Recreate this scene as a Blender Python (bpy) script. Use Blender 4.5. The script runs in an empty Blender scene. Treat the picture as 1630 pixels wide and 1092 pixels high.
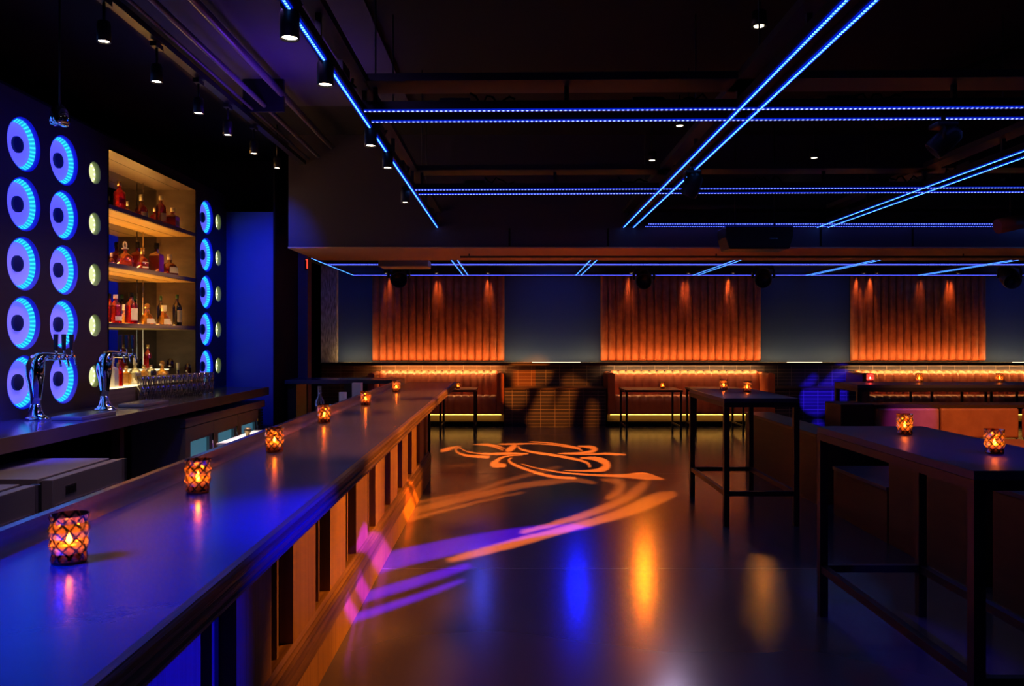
import bpy, bmesh, math, random
import numpy as np
from mathutils import Vector, Matrix
random.seed(7)
S = bpy.context.scene
COL = S.collection
F = 1250.0; HX = 817.0; HY = 541.0; H = 1.56
PI = math.pi

# ---------------------------------------------------------------- camera, world, exposure
cd = bpy.data.cameras.new('camera'); cam = bpy.data.objects.new('camera', cd); COL.objects.link(cam)
cam.location = (0, 0, H); cam.rotation_euler = (PI/2, 0, 0)
cd.sensor_width = 36; cd.lens = F/1630*36
cd.shift_x = -2/1630; cd.shift_y = -5/1630
cd.clip_start = 0.05; cd.clip_end = 100
S.camera = cam; S.cycles.transparent_max_bounces = 48; S.cycles.max_bounces = 20; S.cycles.transmission_bounces = 20
S.view_settings.view_transform = 'Standard'; S.view_settings.look = 'None'
S.view_settings.exposure = 0.0; S.view_settings.gamma = 1; S.view_settings.use_curve_mapping = False
w = bpy.data.worlds.new('world'); S.world = w; w.use_nodes = True
w.node_tree.nodes['Background'].inputs[0].default_value = (0.25, 0.2, 0.5, 1)
w.node_tree.nodes['Background'].inputs[1].default_value = 0.004

def lamp(name, kind, loc, aim=None, color=(1, 1, 1), power=10, size=0.02, cone=60, blend=0.4, parent=None):
    d = bpy.data.lights.new(name, kind); d.color = color; d.energy = power
    if kind == 'SPOT':
        d.spot_size = math.radians(cone); d.spot_blend = blend; d.shadow_soft_size = size
    elif kind == 'AREA':
        d.shape = 'RECTANGLE'; d.size = size[0]; d.size_y = size[1]
    else:
        d.shadow_soft_size = size
    o = bpy.data.objects.new(name, d); COL.objects.link(o); o.location = loc
    if aim is not None:
        o.rotation_euler = (Vector(aim)-Vector(loc)).to_track_quat('-Z', 'Y').to_euler()
    if parent:
        bpy.context.view_layer.update()
        o.parent = parent; o.matrix_parent_inverse = parent.matrix_world.inverted()
    return o

# general washes of the room, with added fill spots among them
for _y, _p in ((3.75, 420), (4.7, 520), (5.8, 640), (7.1, 640)):
    lamp('wash_bar_front', 'SPOT', (1.15, _y+0.5, 2.62), (-0.95, _y, 0.36), (1, 0.28, 0.03), _p, 0.03, 33, 0.6)
lamp('wash_blue_near', 'SPOT', (1.2, 2.9, 2.62), (-0.92, 2.05, 0.36), (0.0, 0.0, 1), 4200, 0.01, 25, 1.0)
lamp('wash_floor_violet', 'SPOT', (1.65, 8.15, 2.5), (2.0, 4.2, 0), (0.55, 0.44, 0.70), 45, 0.02, 58, 0.6)
lamp('wash_floor_blue', 'SPOT', (1.1, 13.4, 2.75), (0.42, 5.0, 0), (0.0, 0.008, 1), 65, 0.08, 18, 1.0)
lamp('wash_floor_blue_bar', 'SPOT', (-0.55, 13.4, 2.75), (-0.25, 4.7, 0), (0.05, 0.08, 1), 16, 0.08, 15, 1.0)
lamp('wash_counter_blue', 'SPOT', (-2.5, 4.4, 2.95), (-2.95, 4.75, 1.04), (0.0, 0.01, 1), 900, 0.1, 34, 1.0)  # added spot, only there to turn the back counter blue
lamp('wash_end_wall', 'SPOT', (-2.5, 7.3, 3.25), (-2.72, 8.9, 2.1), (0.0, 0.05, 1), 100, 0.05, 62, 1.0)
lamp('wash_ceiling', 'SPOT', (-1.75, 6.0, 2.95), (-1.85, 6.0, 3.7), (0.14, 0.03, 1), 26, 0.1, 140, 1.0)
lamp('wash_dance', 'SPOT', (0.4, 11.4, 2.8), (0.6, 10.8, 0), (1, 0.45, 0.12), 40, 0.1, 70, 1.0)
lamp('wash_bar_blue', 'SPOT', (-2.3, 0.6, 2.9), (-0.98, 1.45, 1.07), (0.0, 0.015, 1), 2600, 0.6, 34, 1.0)
lamp('wash_bar_mid', 'SPOT', (-1.2, 3.0, 3.4), (-0.9, 3.4, 1.07), (0.40, 0.22, 1), 60, 0.2, 120, 1.0)
lamp('wash_bar_violet', 'SPOT', (-0.6, 7.6, 2.7), (-0.9, 6.6, 1.07), (0.6, 0.10, 0.6), 16, 0.1, 100, 1.0)
lamp('wash_table_blue', 'SPOT', (3.3, 2.2, 2.7), (2.3, 3.3, 1.07), (0.05, 0.01, 1), 150, 0.05, 26, 0.4)
lamp('wash_booth', 'SPOT', (4.3, 5.6, 2.7), (4.8, 8.3, 0.6), (1, 0.30, 0.06), 330, 0.06, 36, 0.8)
lamp('wash_aisle', 'SPOT', (-1.8, 3.6, 3.3), (-2.35, 4.3, 0.7), (1, 0.62, 0.42), 75, 0.05, 40, 0.8)  # added spot without a fixture, brightens the fridges in the aisle
lamp('wash_board', 'SPOT', (-1.75, 5.0, 3.0), (-1.69, 4.97, 0.9), (1, 0.85, 0.75), 260, 0.03, 22, 0.6)
lamp('wash_booth_violet', 'SPOT', (4.4, 5.6, 2.7), (4.05, 8.0, 0.72), (0.3, 0.02, 1), 260, 0.03, 11, 0.5)
lamp('wash_cabinet', 'SPOT', (-1.7, 5.6, 3.0), (-3.27, 5.4, 1.9), (0.0, 0.01, 1), 55, 0.1, 110, 1.0)  # added blue fill on the port wall, no fixture of its own
for _x in (-3.0, 0.75, 5.5, 9.6):
    lamp('wash_wall_blue', 'SPOT', (_x, 12.7, 2.85), (_x, 14.85, 2.15), (0.0, 0.10, 1), 26, 0.1, 60, 1.0)  # added spots, boost the weak blue of the LED lines on the wall
lamp('wash_niche', 'SPOT', (-1.3, 7.0, 2.9), (-3.4, 7.2, 1.9), (1, 0.60, 0.32), 150, 0.05, 36, 0.7)  # added front fill for the bottles
for _x in (-1.3, 2.6, 4.0, 7.6):
    lamp('wash_banquette', 'SPOT', (_x, 11.9, 2.85), (_x, 14.3, 0.62), (1, 0.38, 0.12), 60, 0.05, 44, 0.9)  # added warm spots, brighten the dark banquettes

# ---------------------------------------------------------------- materials
MATS = {}
def mat(name, col=(0.5, 0.5, 0.5), rough=0.5, metal=0.0, spec=0.5, emit=None, es=0.0, trans=0.0, ior=1.45,
        noise=None, bump=None, coat=0.0):
    """noise=(scale xyz, amount, second colour)   bump=(scale xyz, strength)"""
    if name in MATS: return MATS[name]
    m = bpy.data.materials.new(name); m.use_nodes = True; nt = m.node_tree; N = nt.nodes; L = nt.links
    b = N['Principled BSDF']
    b.inputs['Base Color'].default_value = (*col, 1); b.inputs['Roughness'].default_value = rough
    b.inputs['Metallic'].default_value = metal; b.inputs['Specular IOR Level'].default_value = spec
    b.inputs['Transmission Weight'].default_value = trans; b.inputs['IOR'].default_value = ior
    b.inputs['Coat Weight'].default_value = coat
    if emit: b.inputs['Emission Color'].default_value = (*emit, 1); b.inputs['Emission Strength'].default_value = es
    if noise or bump:
        tc = N.new('ShaderNodeTexCoord')
    if noise:
        mp = N.new('ShaderNodeMapping'); mp.inputs['Scale'].default_value = noise[0]; L.new(tc.outputs['Object'], mp.inputs[0])
        t = N.new('ShaderNodeTexNoise'); t.inputs['Scale'].default_value = 1; t.inputs['Detail'].default_value = 5; L.new(mp.outputs[0], t.inputs[0])
        r = N.new('ShaderNodeMapRange'); r.inputs[1].default_value = 0.35; r.inputs[2].default_value = 0.65; r.inputs[4].default_value = noise[1]
        L.new(t.outputs[0], r.inputs[0])
        mx = N.new('ShaderNodeMixRGB'); mx.inputs[1].default_value = (*col, 1); mx.inputs[2].default_value = (*noise[2], 1)
        L.new(r.outputs[0], mx.inputs[0]); L.new(mx.outputs[0], b.inputs['Base Color'])
    if bump:
        mp = N.new('ShaderNodeMapping'); mp.inputs['Scale'].default_value = bump[0]; L.new(tc.outputs['Object'], mp.inputs[0])
        t = N.new('ShaderNodeTexNoise'); t.inputs['Scale'].default_value = 1; t.inputs['Detail'].default_value = 4; L.new(mp.outputs[0], t.inputs[0])
        bp = N.new('ShaderNodeBump'); bp.inputs['Strength'].default_value = bump[1]; bp.inputs['Distance'].default_value = 0.01
        L.new(t.outputs[0], bp.inputs['Height']); L.new(bp.outputs[0], b.inputs['Normal'])
    MATS[name] = m; return m

def emis(name, col, s):
    if name in MATS: return MATS[name]
    m = bpy.data.materials.new(name); m.use_nodes = True; nt = m.node_tree
    nt.nodes.remove(nt.nodes['Principled BSDF']); e = nt.nodes.new('ShaderNodeEmission')
    e.inputs[0].default_value = (*col, 1); e.inputs[1].default_value = s
    nt.links.new(e.outputs[0], nt.nodes['Material Output'].inputs[0]); MATS[name] = m; return m

def led_mat(name, axis, pitch, col, lo, hi):
    """a tape of separate diodes: emission pulses along the tape"""
    m = bpy.data.materials.new(name); m.use_nodes = True; nt = m.node_tree; N = nt.nodes; L = nt.links
    N.remove(N['Principled BSDF']); tc = N.new('ShaderNodeTexCoord'); sp = N.new('ShaderNodeSeparateXYZ'); L.new(tc.outputs['Object'], sp.inputs[0])
    if axis == 'A':      # angle about local X
        a = N.new('ShaderNodeMath'); a.operation = 'ARCTAN2'; L.new(sp.outputs[1], a.inputs[0]); L.new(sp.outputs[2], a.inputs[1]); src = a.outputs[0]
    else: src = sp.outputs['XYZ'.index(axis)]
    mu = N.new('ShaderNodeMath'); mu.operation = 'MULTIPLY'; mu.inputs[1].default_value = 2*PI/pitch; L.new(src, mu.inputs[0])
    c = N.new('ShaderNodeMath'); c.operation = 'COSINE'; L.new(mu.outputs[0], c.inputs[0])
    r = N.new('ShaderNodeMapRange'); r.inputs[1].default_value = -0.2; r.inputs[2].default_value = 0.7; r.inputs[3].default_value = lo; r.inputs[4].default_value = hi
    L.new(c.outputs[0], r.inputs[0]); e = N.new('ShaderNodeEmission'); e.inputs[0].default_value = (*col, 1); L.new(r.outputs[0], e.inputs[1])
    L.new(e.outputs[0], N['Material Output'].inputs[0]); MATS[name] = m; return m

def tile_mat(name, tile, grout, bw=0.257, bh=0.0625, rough=0.25):
    m = bpy.data.materials.new(name); m.use_nodes = True; nt = m.node_tree; N = nt.nodes; L = nt.links; b = N['Principled BSDF']
    tc = N.new('ShaderNodeTexCoord'); sp = N.new('ShaderNodeSeparateXYZ'); cb = N.new('ShaderNodeCombineXYZ')
    ad = N.new('ShaderNodeMath'); ad.operation = 'ADD'
    L.new(tc.outputs['Object'], sp.inputs[0]); L.new(sp.outputs[0], ad.inputs[0]); L.new(sp.outputs[1], ad.inputs[1])
    L.new(ad.outputs[0], cb.inputs[0]); L.new(sp.outputs[2], cb.inputs[1])
    t = N.new('ShaderNodeTexBrick'); t.offset = 0; t.inputs['Scale'].default_value = 1
    t.inputs['Brick Width'].default_value = bw; t.inputs['Row Height'].default_value = bh; t.inputs['Mortar Size'].default_value = 0.0032
    t.inputs['Mortar Smooth'].default_value = 0.1
    t.inputs['Color1'].default_value = (*tile, 1); t.inputs['Color2'].default_value = (*[c*0.75 for c in tile], 1); t.inputs['Mortar'].default_value = (*grout, 1)
    L.new(cb.outputs[0], t.inputs[0]); L.new(t.outputs[0], b.inputs['Base Color'])
    r = N.new('ShaderNodeMapRange'); r.inputs[3].default_value = rough; r.inputs[4].default_value = 0.8; L.new(t.outputs[1], r.inputs[0]); L.new(r.outputs[0], b.inputs['Roughness'])
    MATS[name] = m; return m

M_black = mat('black_steel', (0.012, 0.012, 0.014), 0.42)
M_flatblack = mat('flat_black', (0.006, 0.005, 0.006), 0.85, spec=0.2)
M_ceil = mat('ceiling_black', (0.008, 0.007, 0.009), 0.9, noise=((1.2, 1.2, 1.2), 0.6, (0.012, 0.011, 0.014)))
M_gyp = mat('ceiling_board', (0.055, 0.05, 0.085), 0.85)
M_navy = mat('navy_paint', (0.025, 0.05, 0.13), 0.6)
M_endwall = mat('blue_paint', (0.06, 0.10, 0.55), 0.6)
M_cab = mat('backbar_panel', (0.035, 0.028, 0.034), 0.45, noise=((3, 3, 30), 0.5, (0.05, 0.04, 0.045)))
M_nichewood = mat('niche_wood', (0.13, 0.085, 0.06), 0.5, noise=((6, 1.2, 14), 0.8, (0.085, 0.055, 0.04)))
M_shelf = mat('shelf_wood', (0.26, 0.18, 0.13), 0.45, noise=((6, 1.2, 30), 0.8, (0.11, 0.075, 0.06)))
M_shelf_under = mat('shelf_wood_lit', (0.65, 0.42, 0.14), 0.5, noise=((8, 1.0, 8), 0.8, (0.5, 0.3, 0.10)))  # amber light on the shelf undersides put into this brighter wood
M_mirror = mat('mirror_back', (0.35, 0.37, 0.42), 0.04, metal=1.0)
M_bartop = mat('bar_top_stone', (0.085, 0.08, 0.095), 0.22, noise=((2, 2, 2), 0.7, (0.065, 0.06, 0.075)), bump=((60, 60, 60), 0.015))
M_backtop = mat('back_counter_stone', (0.06, 0.055, 0.065), 0.16, noise=((2, 2, 2), 0.7, (0.045, 0.04, 0.05)))
M_backedge = mat('back_counter_edge', (0.10, 0.06, 0.055), 0.4)
M_wood = mat('oak_stained', (0.22, 0.12, 0.03), 0.48, spec=0.3, noise=((26, 1.2, 50), 1.0, (0.09, 0.045, 0.012)), bump=((40, 1.5, 90), 0.45))
M_board = mat('oak_board', (0.36, 0.20, 0.045), 0.55, spec=0.2, noise=((30, 50, 1.5), 0.9, (0.25, 0.13, 0.028)), bump=((60, 160, 1.2), 0.25))
M_steel = mat('brushed_steel', (0.55, 0.53, 0.55), 0.25, metal=1.0, bump=((2, 160, 160), 0.05))
M_steel2 = mat('dull_steel', (0.42, 0.38, 0.36), 0.45, metal=0.75, noise=((2, 2, 2), 0.5, (0.34, 0.3, 0.28)))
M_chrome = mat('chrome', (0.85, 0.84, 0.85), 0.06, metal=1.0)
M_leather = mat('cognac_leather', (0.33, 0.095, 0.035), 0.36, noise=((7, 7, 7), 0.6, (0.24, 0.06, 0.022)), bump=((90, 90, 90), 0.18))
M_panel = mat('leather_panel', (0.46, 0.12, 0.035), 0.5, noise=((9, 9, 9), 0.8, (0.30, 0.07, 0.02)), bump=((70, 70, 50), 0.35))
M_booth = mat('tan_booth_leather', (0.42, 0.17, 0.08), 0.42, noise=((8, 8, 8), 0.6, (0.3, 0.11, 0.05)), bump=((60, 60, 60), 0.15))
M_tile = tile_mat('stack_tile', (0.035, 0.032, 0.045), (0.16, 0.13, 0.11))
M_tilebrown = tile_mat('stack_tile_brown', (0.12, 0.055, 0.03), (0.24, 0.15, 0.09))
M_col = mat('textured_column', (0.55, 0.45, 0.36), 0.9, noise=((50, 50, 8), 1.0, (0.16, 0.12, 0.10)), bump=((60, 60, 12), 0.6))
M_tan = mat('soffit_warm_lit', (0.55, 0.33, 0.20), 0.8)  # warm light bounced onto the underside, put into its base colour
M_strut = mat('steel_channel', (0.055, 0.055, 0.06), 0.5, metal=0.3)
M_tabletop = mat('table_laminate', (0.055, 0.05, 0.085), 0.4, noise=((4, 4, 4), 0.5, (0.04, 0.035, 0.05)))
M_tableedge = mat('table_frame', (0.018, 0.014, 0.016), 0.4)
M_dkwood = mat('dark_wood', (0.055, 0.03, 0.02), 0.4, noise=((3, 3, 14), 0.8, (0.035, 0.018, 0.012)))
M_cream = mat('label_cream', (0.75, 0.68, 0.5), 0.6)
M_white = mat('white_board', (0.8, 0.78, 0.78), 0.5)
M_red = emis('red_letter', (1, 0.06, 0.03), 1.4)
M_warm = emis('warm_led', (1, 0.50, 0.16), 115)
M_warm_toe = emis('toe_led', (1, 0.46, 0.07), 8)
M_warm_shelf = emis('shelf_led', (1, 0.46, 0.09), 75)
M_lens = emis('lamp_lens', (1, 0.80, 0.58), 22)
M_lens_small = emis('lamp_lens_small', (1, 0.86, 0.62), 3.5)
M_led_halo = emis('led_halo_blue', (0.0, 0.02, 1), 0.55)  # glow around the diode tape, put in as a dim emissive band
M_led = {'X': led_mat('led_diodes_x', 'X', 0.025, (0.14, 0.18, 1), 0.35, 5.5), 'Y': led_mat('led_diodes_y', 'Y', 0.0215, (0.07, 0.30, 1), 1.0, 7.5)}
M_ring = led_mat('led_ring', 'A', 2*PI/34, (0.02, 0.50, 1), 0.85, 2.0)
M_disc = mat('port_disc', (0.62, 0.60, 0.78), 0.5, emit=(0.13, 0.11, 1), es=0.8)  # LED light falling on the disc put in as its own emission
M_port = mat('port_rim', (0.10, 0.12, 0.6), 0.5, emit=(0, 0.0, 0.9), es=0.35)  # blue halo and LED light on the rim put in as emission
M_hub = mat('port_hub', (0.01, 0.01, 0.14), 0.7)
M_yellow = emis('port_yellow_disc_glow', (0.85, 0.90, 0.42), 1.0)  # lit disc behind the diodes, its brightness put in as emission
M_yellow2 = emis('port_yellow_dots', (1, 1, 0.75), 2.2)
M_green = mat('port_green_rim', (0.25, 0.33, 0.14), 0.5)
M_lightbox = emis('light_box_glow', (1, 0.80, 0.38), 2.4)
M_coolglass = mat('cooler_interior', (0.1, 0.2, 0.25), 0.3, emit=(0.10, 0.36, 0.52), es=0.32)
M_wax = mat('candle_wax', (0.9, 0.75, 0.5), 0.5)
M_flame = emis('candle_flame', (1, 0.50, 0.10), 190)

def floor_mat():
    m = bpy.data.materials.new('polished_concrete'); m.use_nodes = True; nt = m.node_tree; N = nt.nodes; L = nt.links; b = N['Principled BSDF']
    tc = N.new('ShaderNodeTexCoord')
    n1 = N.new('ShaderNodeTexNoise'); n1.inputs['Scale'].default_value = 0.9; n1.inputs['Detail'].default_value = 1; L.new(tc.outputs['Object'], n1.inputs[0])
    cr = N.new('ShaderNodeValToRGB'); cr.color_ramp.elements[0].color = (0.058, 0.055, 0.072, 1); cr.color_ramp.elements[1].color = (0.082, 0.078, 0.095, 1)
    cr.color_ramp.elements[0].position = 0.0; cr.color_ramp.elements[1].position = 1.0; L.new(n1.outputs[0], cr.inputs[0])
    # saw joints in the slab
    sp = N.new('ShaderNodeSeparateXYZ'); L.new(tc.outputs['Object'], sp.inputs[0])
    def joint(axis, off, period):
        a = N.new('ShaderNodeMath'); a.operation = 'ADD'; a.inputs[1].default_value = off; L.new(sp.outputs[axis], a.inputs[0])
        p = N.new('ShaderNodeMath'); p.operation = 'PINGPONG'; p.inputs[1].default_value = period; L.new(a.outputs[0], p.inputs[0])
        l = N.new('ShaderNodeMath'); l.operation = 'LESS_THAN'; l.inputs[1].default_value = 0.003; L.new(p.outputs[0], l.inputs[0]); return l
    j = joint(1, -5.36, 1.9)
    mx = N.new('ShaderNodeMixRGB'); mx.inputs[2].default_value = (0.32, 0.27, 0.25, 1); L.new(cr.outputs[0], mx.inputs[1]); L.new(j.outputs[0], mx.inputs[0])
    # fine scratches
    wv = N.new('ShaderNodeTexVoronoi'); wv.feature = 'DISTANCE_TO_EDGE'; wv.inputs['Scale'].default_value = 0.9; wv.inputs['Randomness'].default_value = 1
    n2 = N.new('ShaderNodeTexNoise'); n2.inputs['Scale'].default_value = 300; L.new(tc.outputs['Object'], n2.inputs[0])
    L.new(mx.outputs[0], b.inputs['Base Color'])
    b.inputs['Roughness'].default_value = 0.21
    b.inputs['Specular IOR Level'].default_value = 0.75
    N.remove(wv); return m
M_floor = floor_mat()

def shell_mat(name, tint, transp=0.35, transl=0.4, gloss=0.25, facets=None):
    """thin coloured glass: lets tinted light through, glows when lit from inside"""
    m = bpy.data.materials.new(name); m.use_nodes = True; nt = m.node_tree; N = nt.nodes; L = nt.links; N.remove(N['Principled BSDF'])
    t = N.new('ShaderNodeBsdfTransparent'); t.inputs[0].default_value = (*tint, 1)
    d = N.new('ShaderNodeBsdfTranslucent'); d.inputs[0].default_value = (*tint, 1)
    g = N.new('ShaderNodeBsdfGlossy'); g.inputs['Roughness'].default_value = 0.08; g.inputs[0].default_value = (1, 0.9, 0.85, 1)
    if facets:   # moulded diamond ridges: thicker, darker glass along two families of slanting lines
        tc = N.new('ShaderNodeTexCoord'); sp = N.new('ShaderNodeSeparateXYZ'); L.new(tc.outputs['Object'], sp.inputs[0])
        def M(op, a, b=None):
            q = N.new('ShaderNodeMath'); q.operation = op
            for i, z in enumerate((a, b)):
                if z is None: continue
                if isinstance(z, (int, float)): q.inputs[i].default_value = z
                else: L.new(z, q.inputs[i])
            return q.outputs[0]
        an = M('MULTIPLY', M('ARCTAN2', sp.outputs[1], sp.outputs[0]), facets[0]/(2*PI)); zz = M('MULTIPLY', sp.outputs[2], facets[1])
        a = M('PINGPONG', M('ADD', an, zz), 0.5); c = M('PINGPONG', M('SUBTRACT', an, zz), 0.5); mn = M('MINIMUM', a, c)
        rg = N.new('ShaderNodeMapRange'); rg.inputs[1].default_value = 0.05; rg.inputs[2].default_value = 0.22; L.new(mn, rg.inputs[0])
        mc = N.new('ShaderNodeMixRGB'); mc.inputs[1].default_value = (*[x*0.10 for x in tint], 1); mc.inputs[2].default_value = (*[min(1, x*1.35) for x in tint], 1)
        L.new(rg.outputs[0], mc.inputs[0]); L.new(mc.outputs[0], t.inputs[0]); L.new(mc.outputs[0], d.inputs[0])
    m1 = N.new('ShaderNodeMixShader'); m1.inputs[0].default_value = transl/(transl+transp); L.new(t.outputs[0], m1.inputs[1]); L.new(d.outputs[0], m1.inputs[2])
    m2 = N.new('ShaderNodeMixShader'); L.new(m1.outputs[0], m2.inputs[1]); L.new(g.outputs[0], m2.inputs[2])
    fr = N.new('ShaderNodeFresnel'); fr.inputs[0].default_value = 1.5
    mm = N.new('ShaderNodeMath'); mm.operation = 'ADD'; mm.inputs[1].default_value = gloss*0.2; L.new(fr.outputs[0], mm.inputs[0]); L.new(mm.outputs[0], m2.inputs[0])
    L.new(m2.outputs[0], N['Material Output'].inputs[0]); MATS[name] = m; return m
M_amberglass = shell_mat('amber_glass', (0.62, 0.18, 0.035), 0.45, 0.16, 0.6, (9, 34))
M_pinkglass = shell_mat('pink_glass', (0.9, 0.08, 0.25), 0.45, 0.2, 0.35)
M_clear = shell_mat('clear_glass', (0.95, 0.88, 0.90), 0.80, 0.22, 1.4, (12, 9))
def liquor(name, tint, tl=0.35): return shell_mat(name, tint, 1-tl, tl, 1.0)
M_liq = {'red': liquor('red_spirit', (0.75, 0.05, 0.02)), 'amber': liquor('amber_spirit', (0.80, 0.22, 0.04)), 'gold': liquor('gold_spirit', (0.95, 0.62, 0.18)),
         'dark': liquor('dark_bottle', (0.05, 0.08, 0.03), 0.2), 'clear': liquor('clear_spirit', (0.95, 0.92, 0.75), 0.3), 'brown': liquor('brown_spirit', (0.45, 0.07, 0.02)),
         'white': mat('white_bottle', (0.8, 0.72, 0.6), 0.4)}
M_cap = {'gold': mat('gold_cap', (0.7, 0.5, 0.2), 0.3, metal=1.0), 'black': M_flatblack, 'cream': M_cream, 'red': mat('red_cap', (0.5, 0.03, 0.02), 0.4), 'green': mat('green_cap', (0.03, 0.10, 0.04), 0.4)}
M_redlabel = mat('red_label', (0.55, 0.02, 0.01), 0.5)

# ---------------------------------------------------------------- mesh helpers
class MB:
    def __init__(s): s.v = []; s.f = []; s.sm = []
    def add(s, vs, fs, smooth=False):
        o = len(s.v); s.v += [tuple(v) for v in vs]; s.f += [tuple(i+o for i in f) for f in fs]; s.sm += [smooth]*len(fs); return s
    def box(s, x0, x1, y0, y1, z0, z1):
        return s.add([(x0, y0, z0), (x1, y0, z0), (x1, y1, z0), (x0, y1, z0), (x0, y0, z1), (x1, y0, z1), (x1, y1, z1), (x0, y1, z1)],
                     [(0, 3, 2, 1), (4, 5, 6, 7), (0, 1, 5, 4), (1, 2, 6, 5), (2, 3, 7, 6), (3, 0, 4, 7)])
    def prism(s, pts, axis, a0, a1):
        """extrude a closed polygon; axis 0 pts=(y,z), 1 pts=(x,z), 2 pts=(x,y)"""
        def P(p, a): return (a, p[0], p[1]) if axis == 0 else ((p[0], a, p[1]) if axis == 1 else (p[0], p[1], a))
        n = len(pts); vs = [P(p, a0) for p in pts]+[P(p, a1) for p in pts]
        return s.add(vs, [tuple(range(n))[::-1], tuple(range(n, 2*n))]+[(i, (i+1) % n, n+(i+1) % n, n+i) for i in range(n)])
    def lathe(s, prof, c=(0, 0, 0), seg=20, axis=2, smooth=True, closed=False, sx=1, sy=1, ph=0):
        n = len(prof); vs = []
        for i in range(seg):
            a = 2*PI*i/seg+ph; ca, sa = math.cos(a)*sx, math.sin(a)*sy
            for r, z in prof:
                p = (r*ca, r*sa, z)
                if axis == 0: p = (p[2], p[0], p[1])
                elif axis == 1: p = (p[1], p[2], p[0])
                vs.append((p[0]+c[0], p[1]+c[1], p[2]+c[2]))
        fs = []
        for i in range(seg):
            j = (i+1) % seg
            for k in range(n-1 if not closed else n):
                k2 = (k+1) % n; fs.append((i*n+k, j*n+k, j*n+k2, i*n+k2))
        return s.add(vs, fs, smooth)
    def cyl(s, p0, p1, r, seg=12, r1=None, smooth=True):
        p0 = Vector(p0); p1 = Vector(p1); d = (p1-p0).normalized(); u = d.orthogonal().normalized(); v = d.cross(u); r1 = r if r1 is None else r1
        vs = []
        for i in range(seg):
            a = 2*PI*i/seg; q = u*math.cos(a)+v*math.sin(a); vs.append(p0+q*r); vs.append(p1+q*r1)
        s.add(vs, [(2*i, 2*((i+1) % seg), 2*((i+1) % seg)+1, 2*i+1) for i in range(seg)], smooth)
        return s.add(vs, [tuple(2*i for i in range(seg))[::-1], tuple(2*i+1 for i in range(seg))])
    def tube(s, pts, rad, seg=10, flat=1.0):
        pts = [Vector(p) for p in pts]; n = len(pts); rad = rad if isinstance(rad, (list, tuple)) else [rad]*n; vs = []; u = None
        for k in range(n):
            d = (pts[min(k+1, n-1)]-pts[max(k-1, 0)]).normalized()
            u = d.orthogonal().normalized() if u is None else (u-d*u.dot(d)).normalized()
            v = d.cross(u)
            for i in range(seg):
                a = 2*PI*i/seg; vs.append(pts[k]+(u*math.cos(a)+v*math.sin(a)*flat)*rad[k])
        fs = [(k*seg+i, k*seg+(i+1) % seg, (k+1)*seg+(i+1) % seg, (k+1)*seg+i) for k in range(n-1) for i in range(seg)]
        s.add(vs, fs, True); return s.add(vs, [tuple(range(seg))[::-1], tuple((n-1)*seg+i for i in range(seg))])
    def build(s, name, m, parent=None, bevel=0, loc=None):
        me = bpy.data.meshes.new(name); me.from_pydata(s.v, [], s.f); me.materials.append(m)
        me.polygons.foreach_set('use_smooth', s.sm)
        bm = bmesh.new(); bm.from_mesh(me); bmesh.ops.remove_doubles(bm, verts=bm.verts, dist=1e-5); bmesh.ops.recalc_face_normals(bm, faces=bm.faces); bm.to_mesh(me); bm.free()
        o = bpy.data.objects.new(name, me); COL.objects.link(o)
        if parent: o.parent = parent
        if loc: o.location = loc
        if bevel:
            b = o.modifiers.new('bevel', 'BEVEL'); b.width = bevel; b.segments = 2; b.limit_method = 'ANGLE'
        return o
def box(*a): return MB().box(*a)
def tag(o, label, cat, group=None, kind=None):
    o['label'] = label; o['category'] = cat
    if group: o['group'] = group
    if kind: o['kind'] = kind
    return o
def thing(name, label, cat, loc=(0, 0, 0), rz=0, group=None):
    o = bpy.data.objects.new(name, None); COL.objects.link(o); o.location = loc; o.rotation_euler = (0, 0, rz); o.empty_display_size = 0.1
    return tag(o, label, cat, group)
def struct(name, mb, m, label=None, cat=None):
    o = mb.build(name, m); o['kind'] = 'structure'
    o['label'] = label or name.replace('_', ' '); o['category'] = cat or name.split('_')[0]; return o
def dup(root, loc, rz=None, label=None, group=None):
    r = root.copy(); COL.objects.link(r); r.location = loc
    if rz is not None: r.rotation_euler = (0, 0, rz)
    if label: r['label'] = label
    if group: r['group'] = group
    for ch in list(root.children):
        c = ch.copy(); COL.objects.link(c); c.parent = r
        for g in ch.children:
            d = g.copy(); COL.objects.link(d); d.parent = c
    return r
def floorpt(px, py, z=0.0):
    Y = F*(H-z)/(py-HY); return ((px-HX)/F*Y, Y, z)
def at(px, py, Y): return ((px-HX)/F*Y, Y, H-(py-HY)/F*Y)

# ---------------------------------------------------------------- room shell
YW = 14.85; ZC = 3.75; XR = 11.5; XL = -6.2
struct('floor', box(XL, XR, -3, 18, -0.1, 0), M_floor, 'polished dark concrete floor', 'floor')
struct('ceiling', box(XL, XR, -3, 18, ZC, ZC+0.1), M_ceil, 'black painted ceiling', 'ceiling')
struct('wall_back', box(-3.62, XR, YW, YW+0.15, 1.14, ZC), M_navy, 'navy painted back wall', 'wall')
struct('wall_back_lower', box(-3.62, XR, YW-0.03, YW+0.15, 0, 1.14), M_tilebrown, 'stacked brown tile wall below the ledge', 'wall')
struct('wall_right', box(XR, XR+0.1, -3, 18, 0, ZC), M_navy, 'right wall', 'wall')
struct('wall_left', box(XL-0.1, XL, -3, 18, 0, ZC), M_flatblack, 'far left wall', 'wall')
struct('wall_front', box(XL, XR, -3.1, -3, 0, ZC), M_flatblack, 'wall behind the viewer', 'wall')
struct('wall_corridor', box(XL, -3.62, 17, 17.1, 0, ZC), M_flatblack, 'dark corridor end wall', 'wall')
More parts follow.
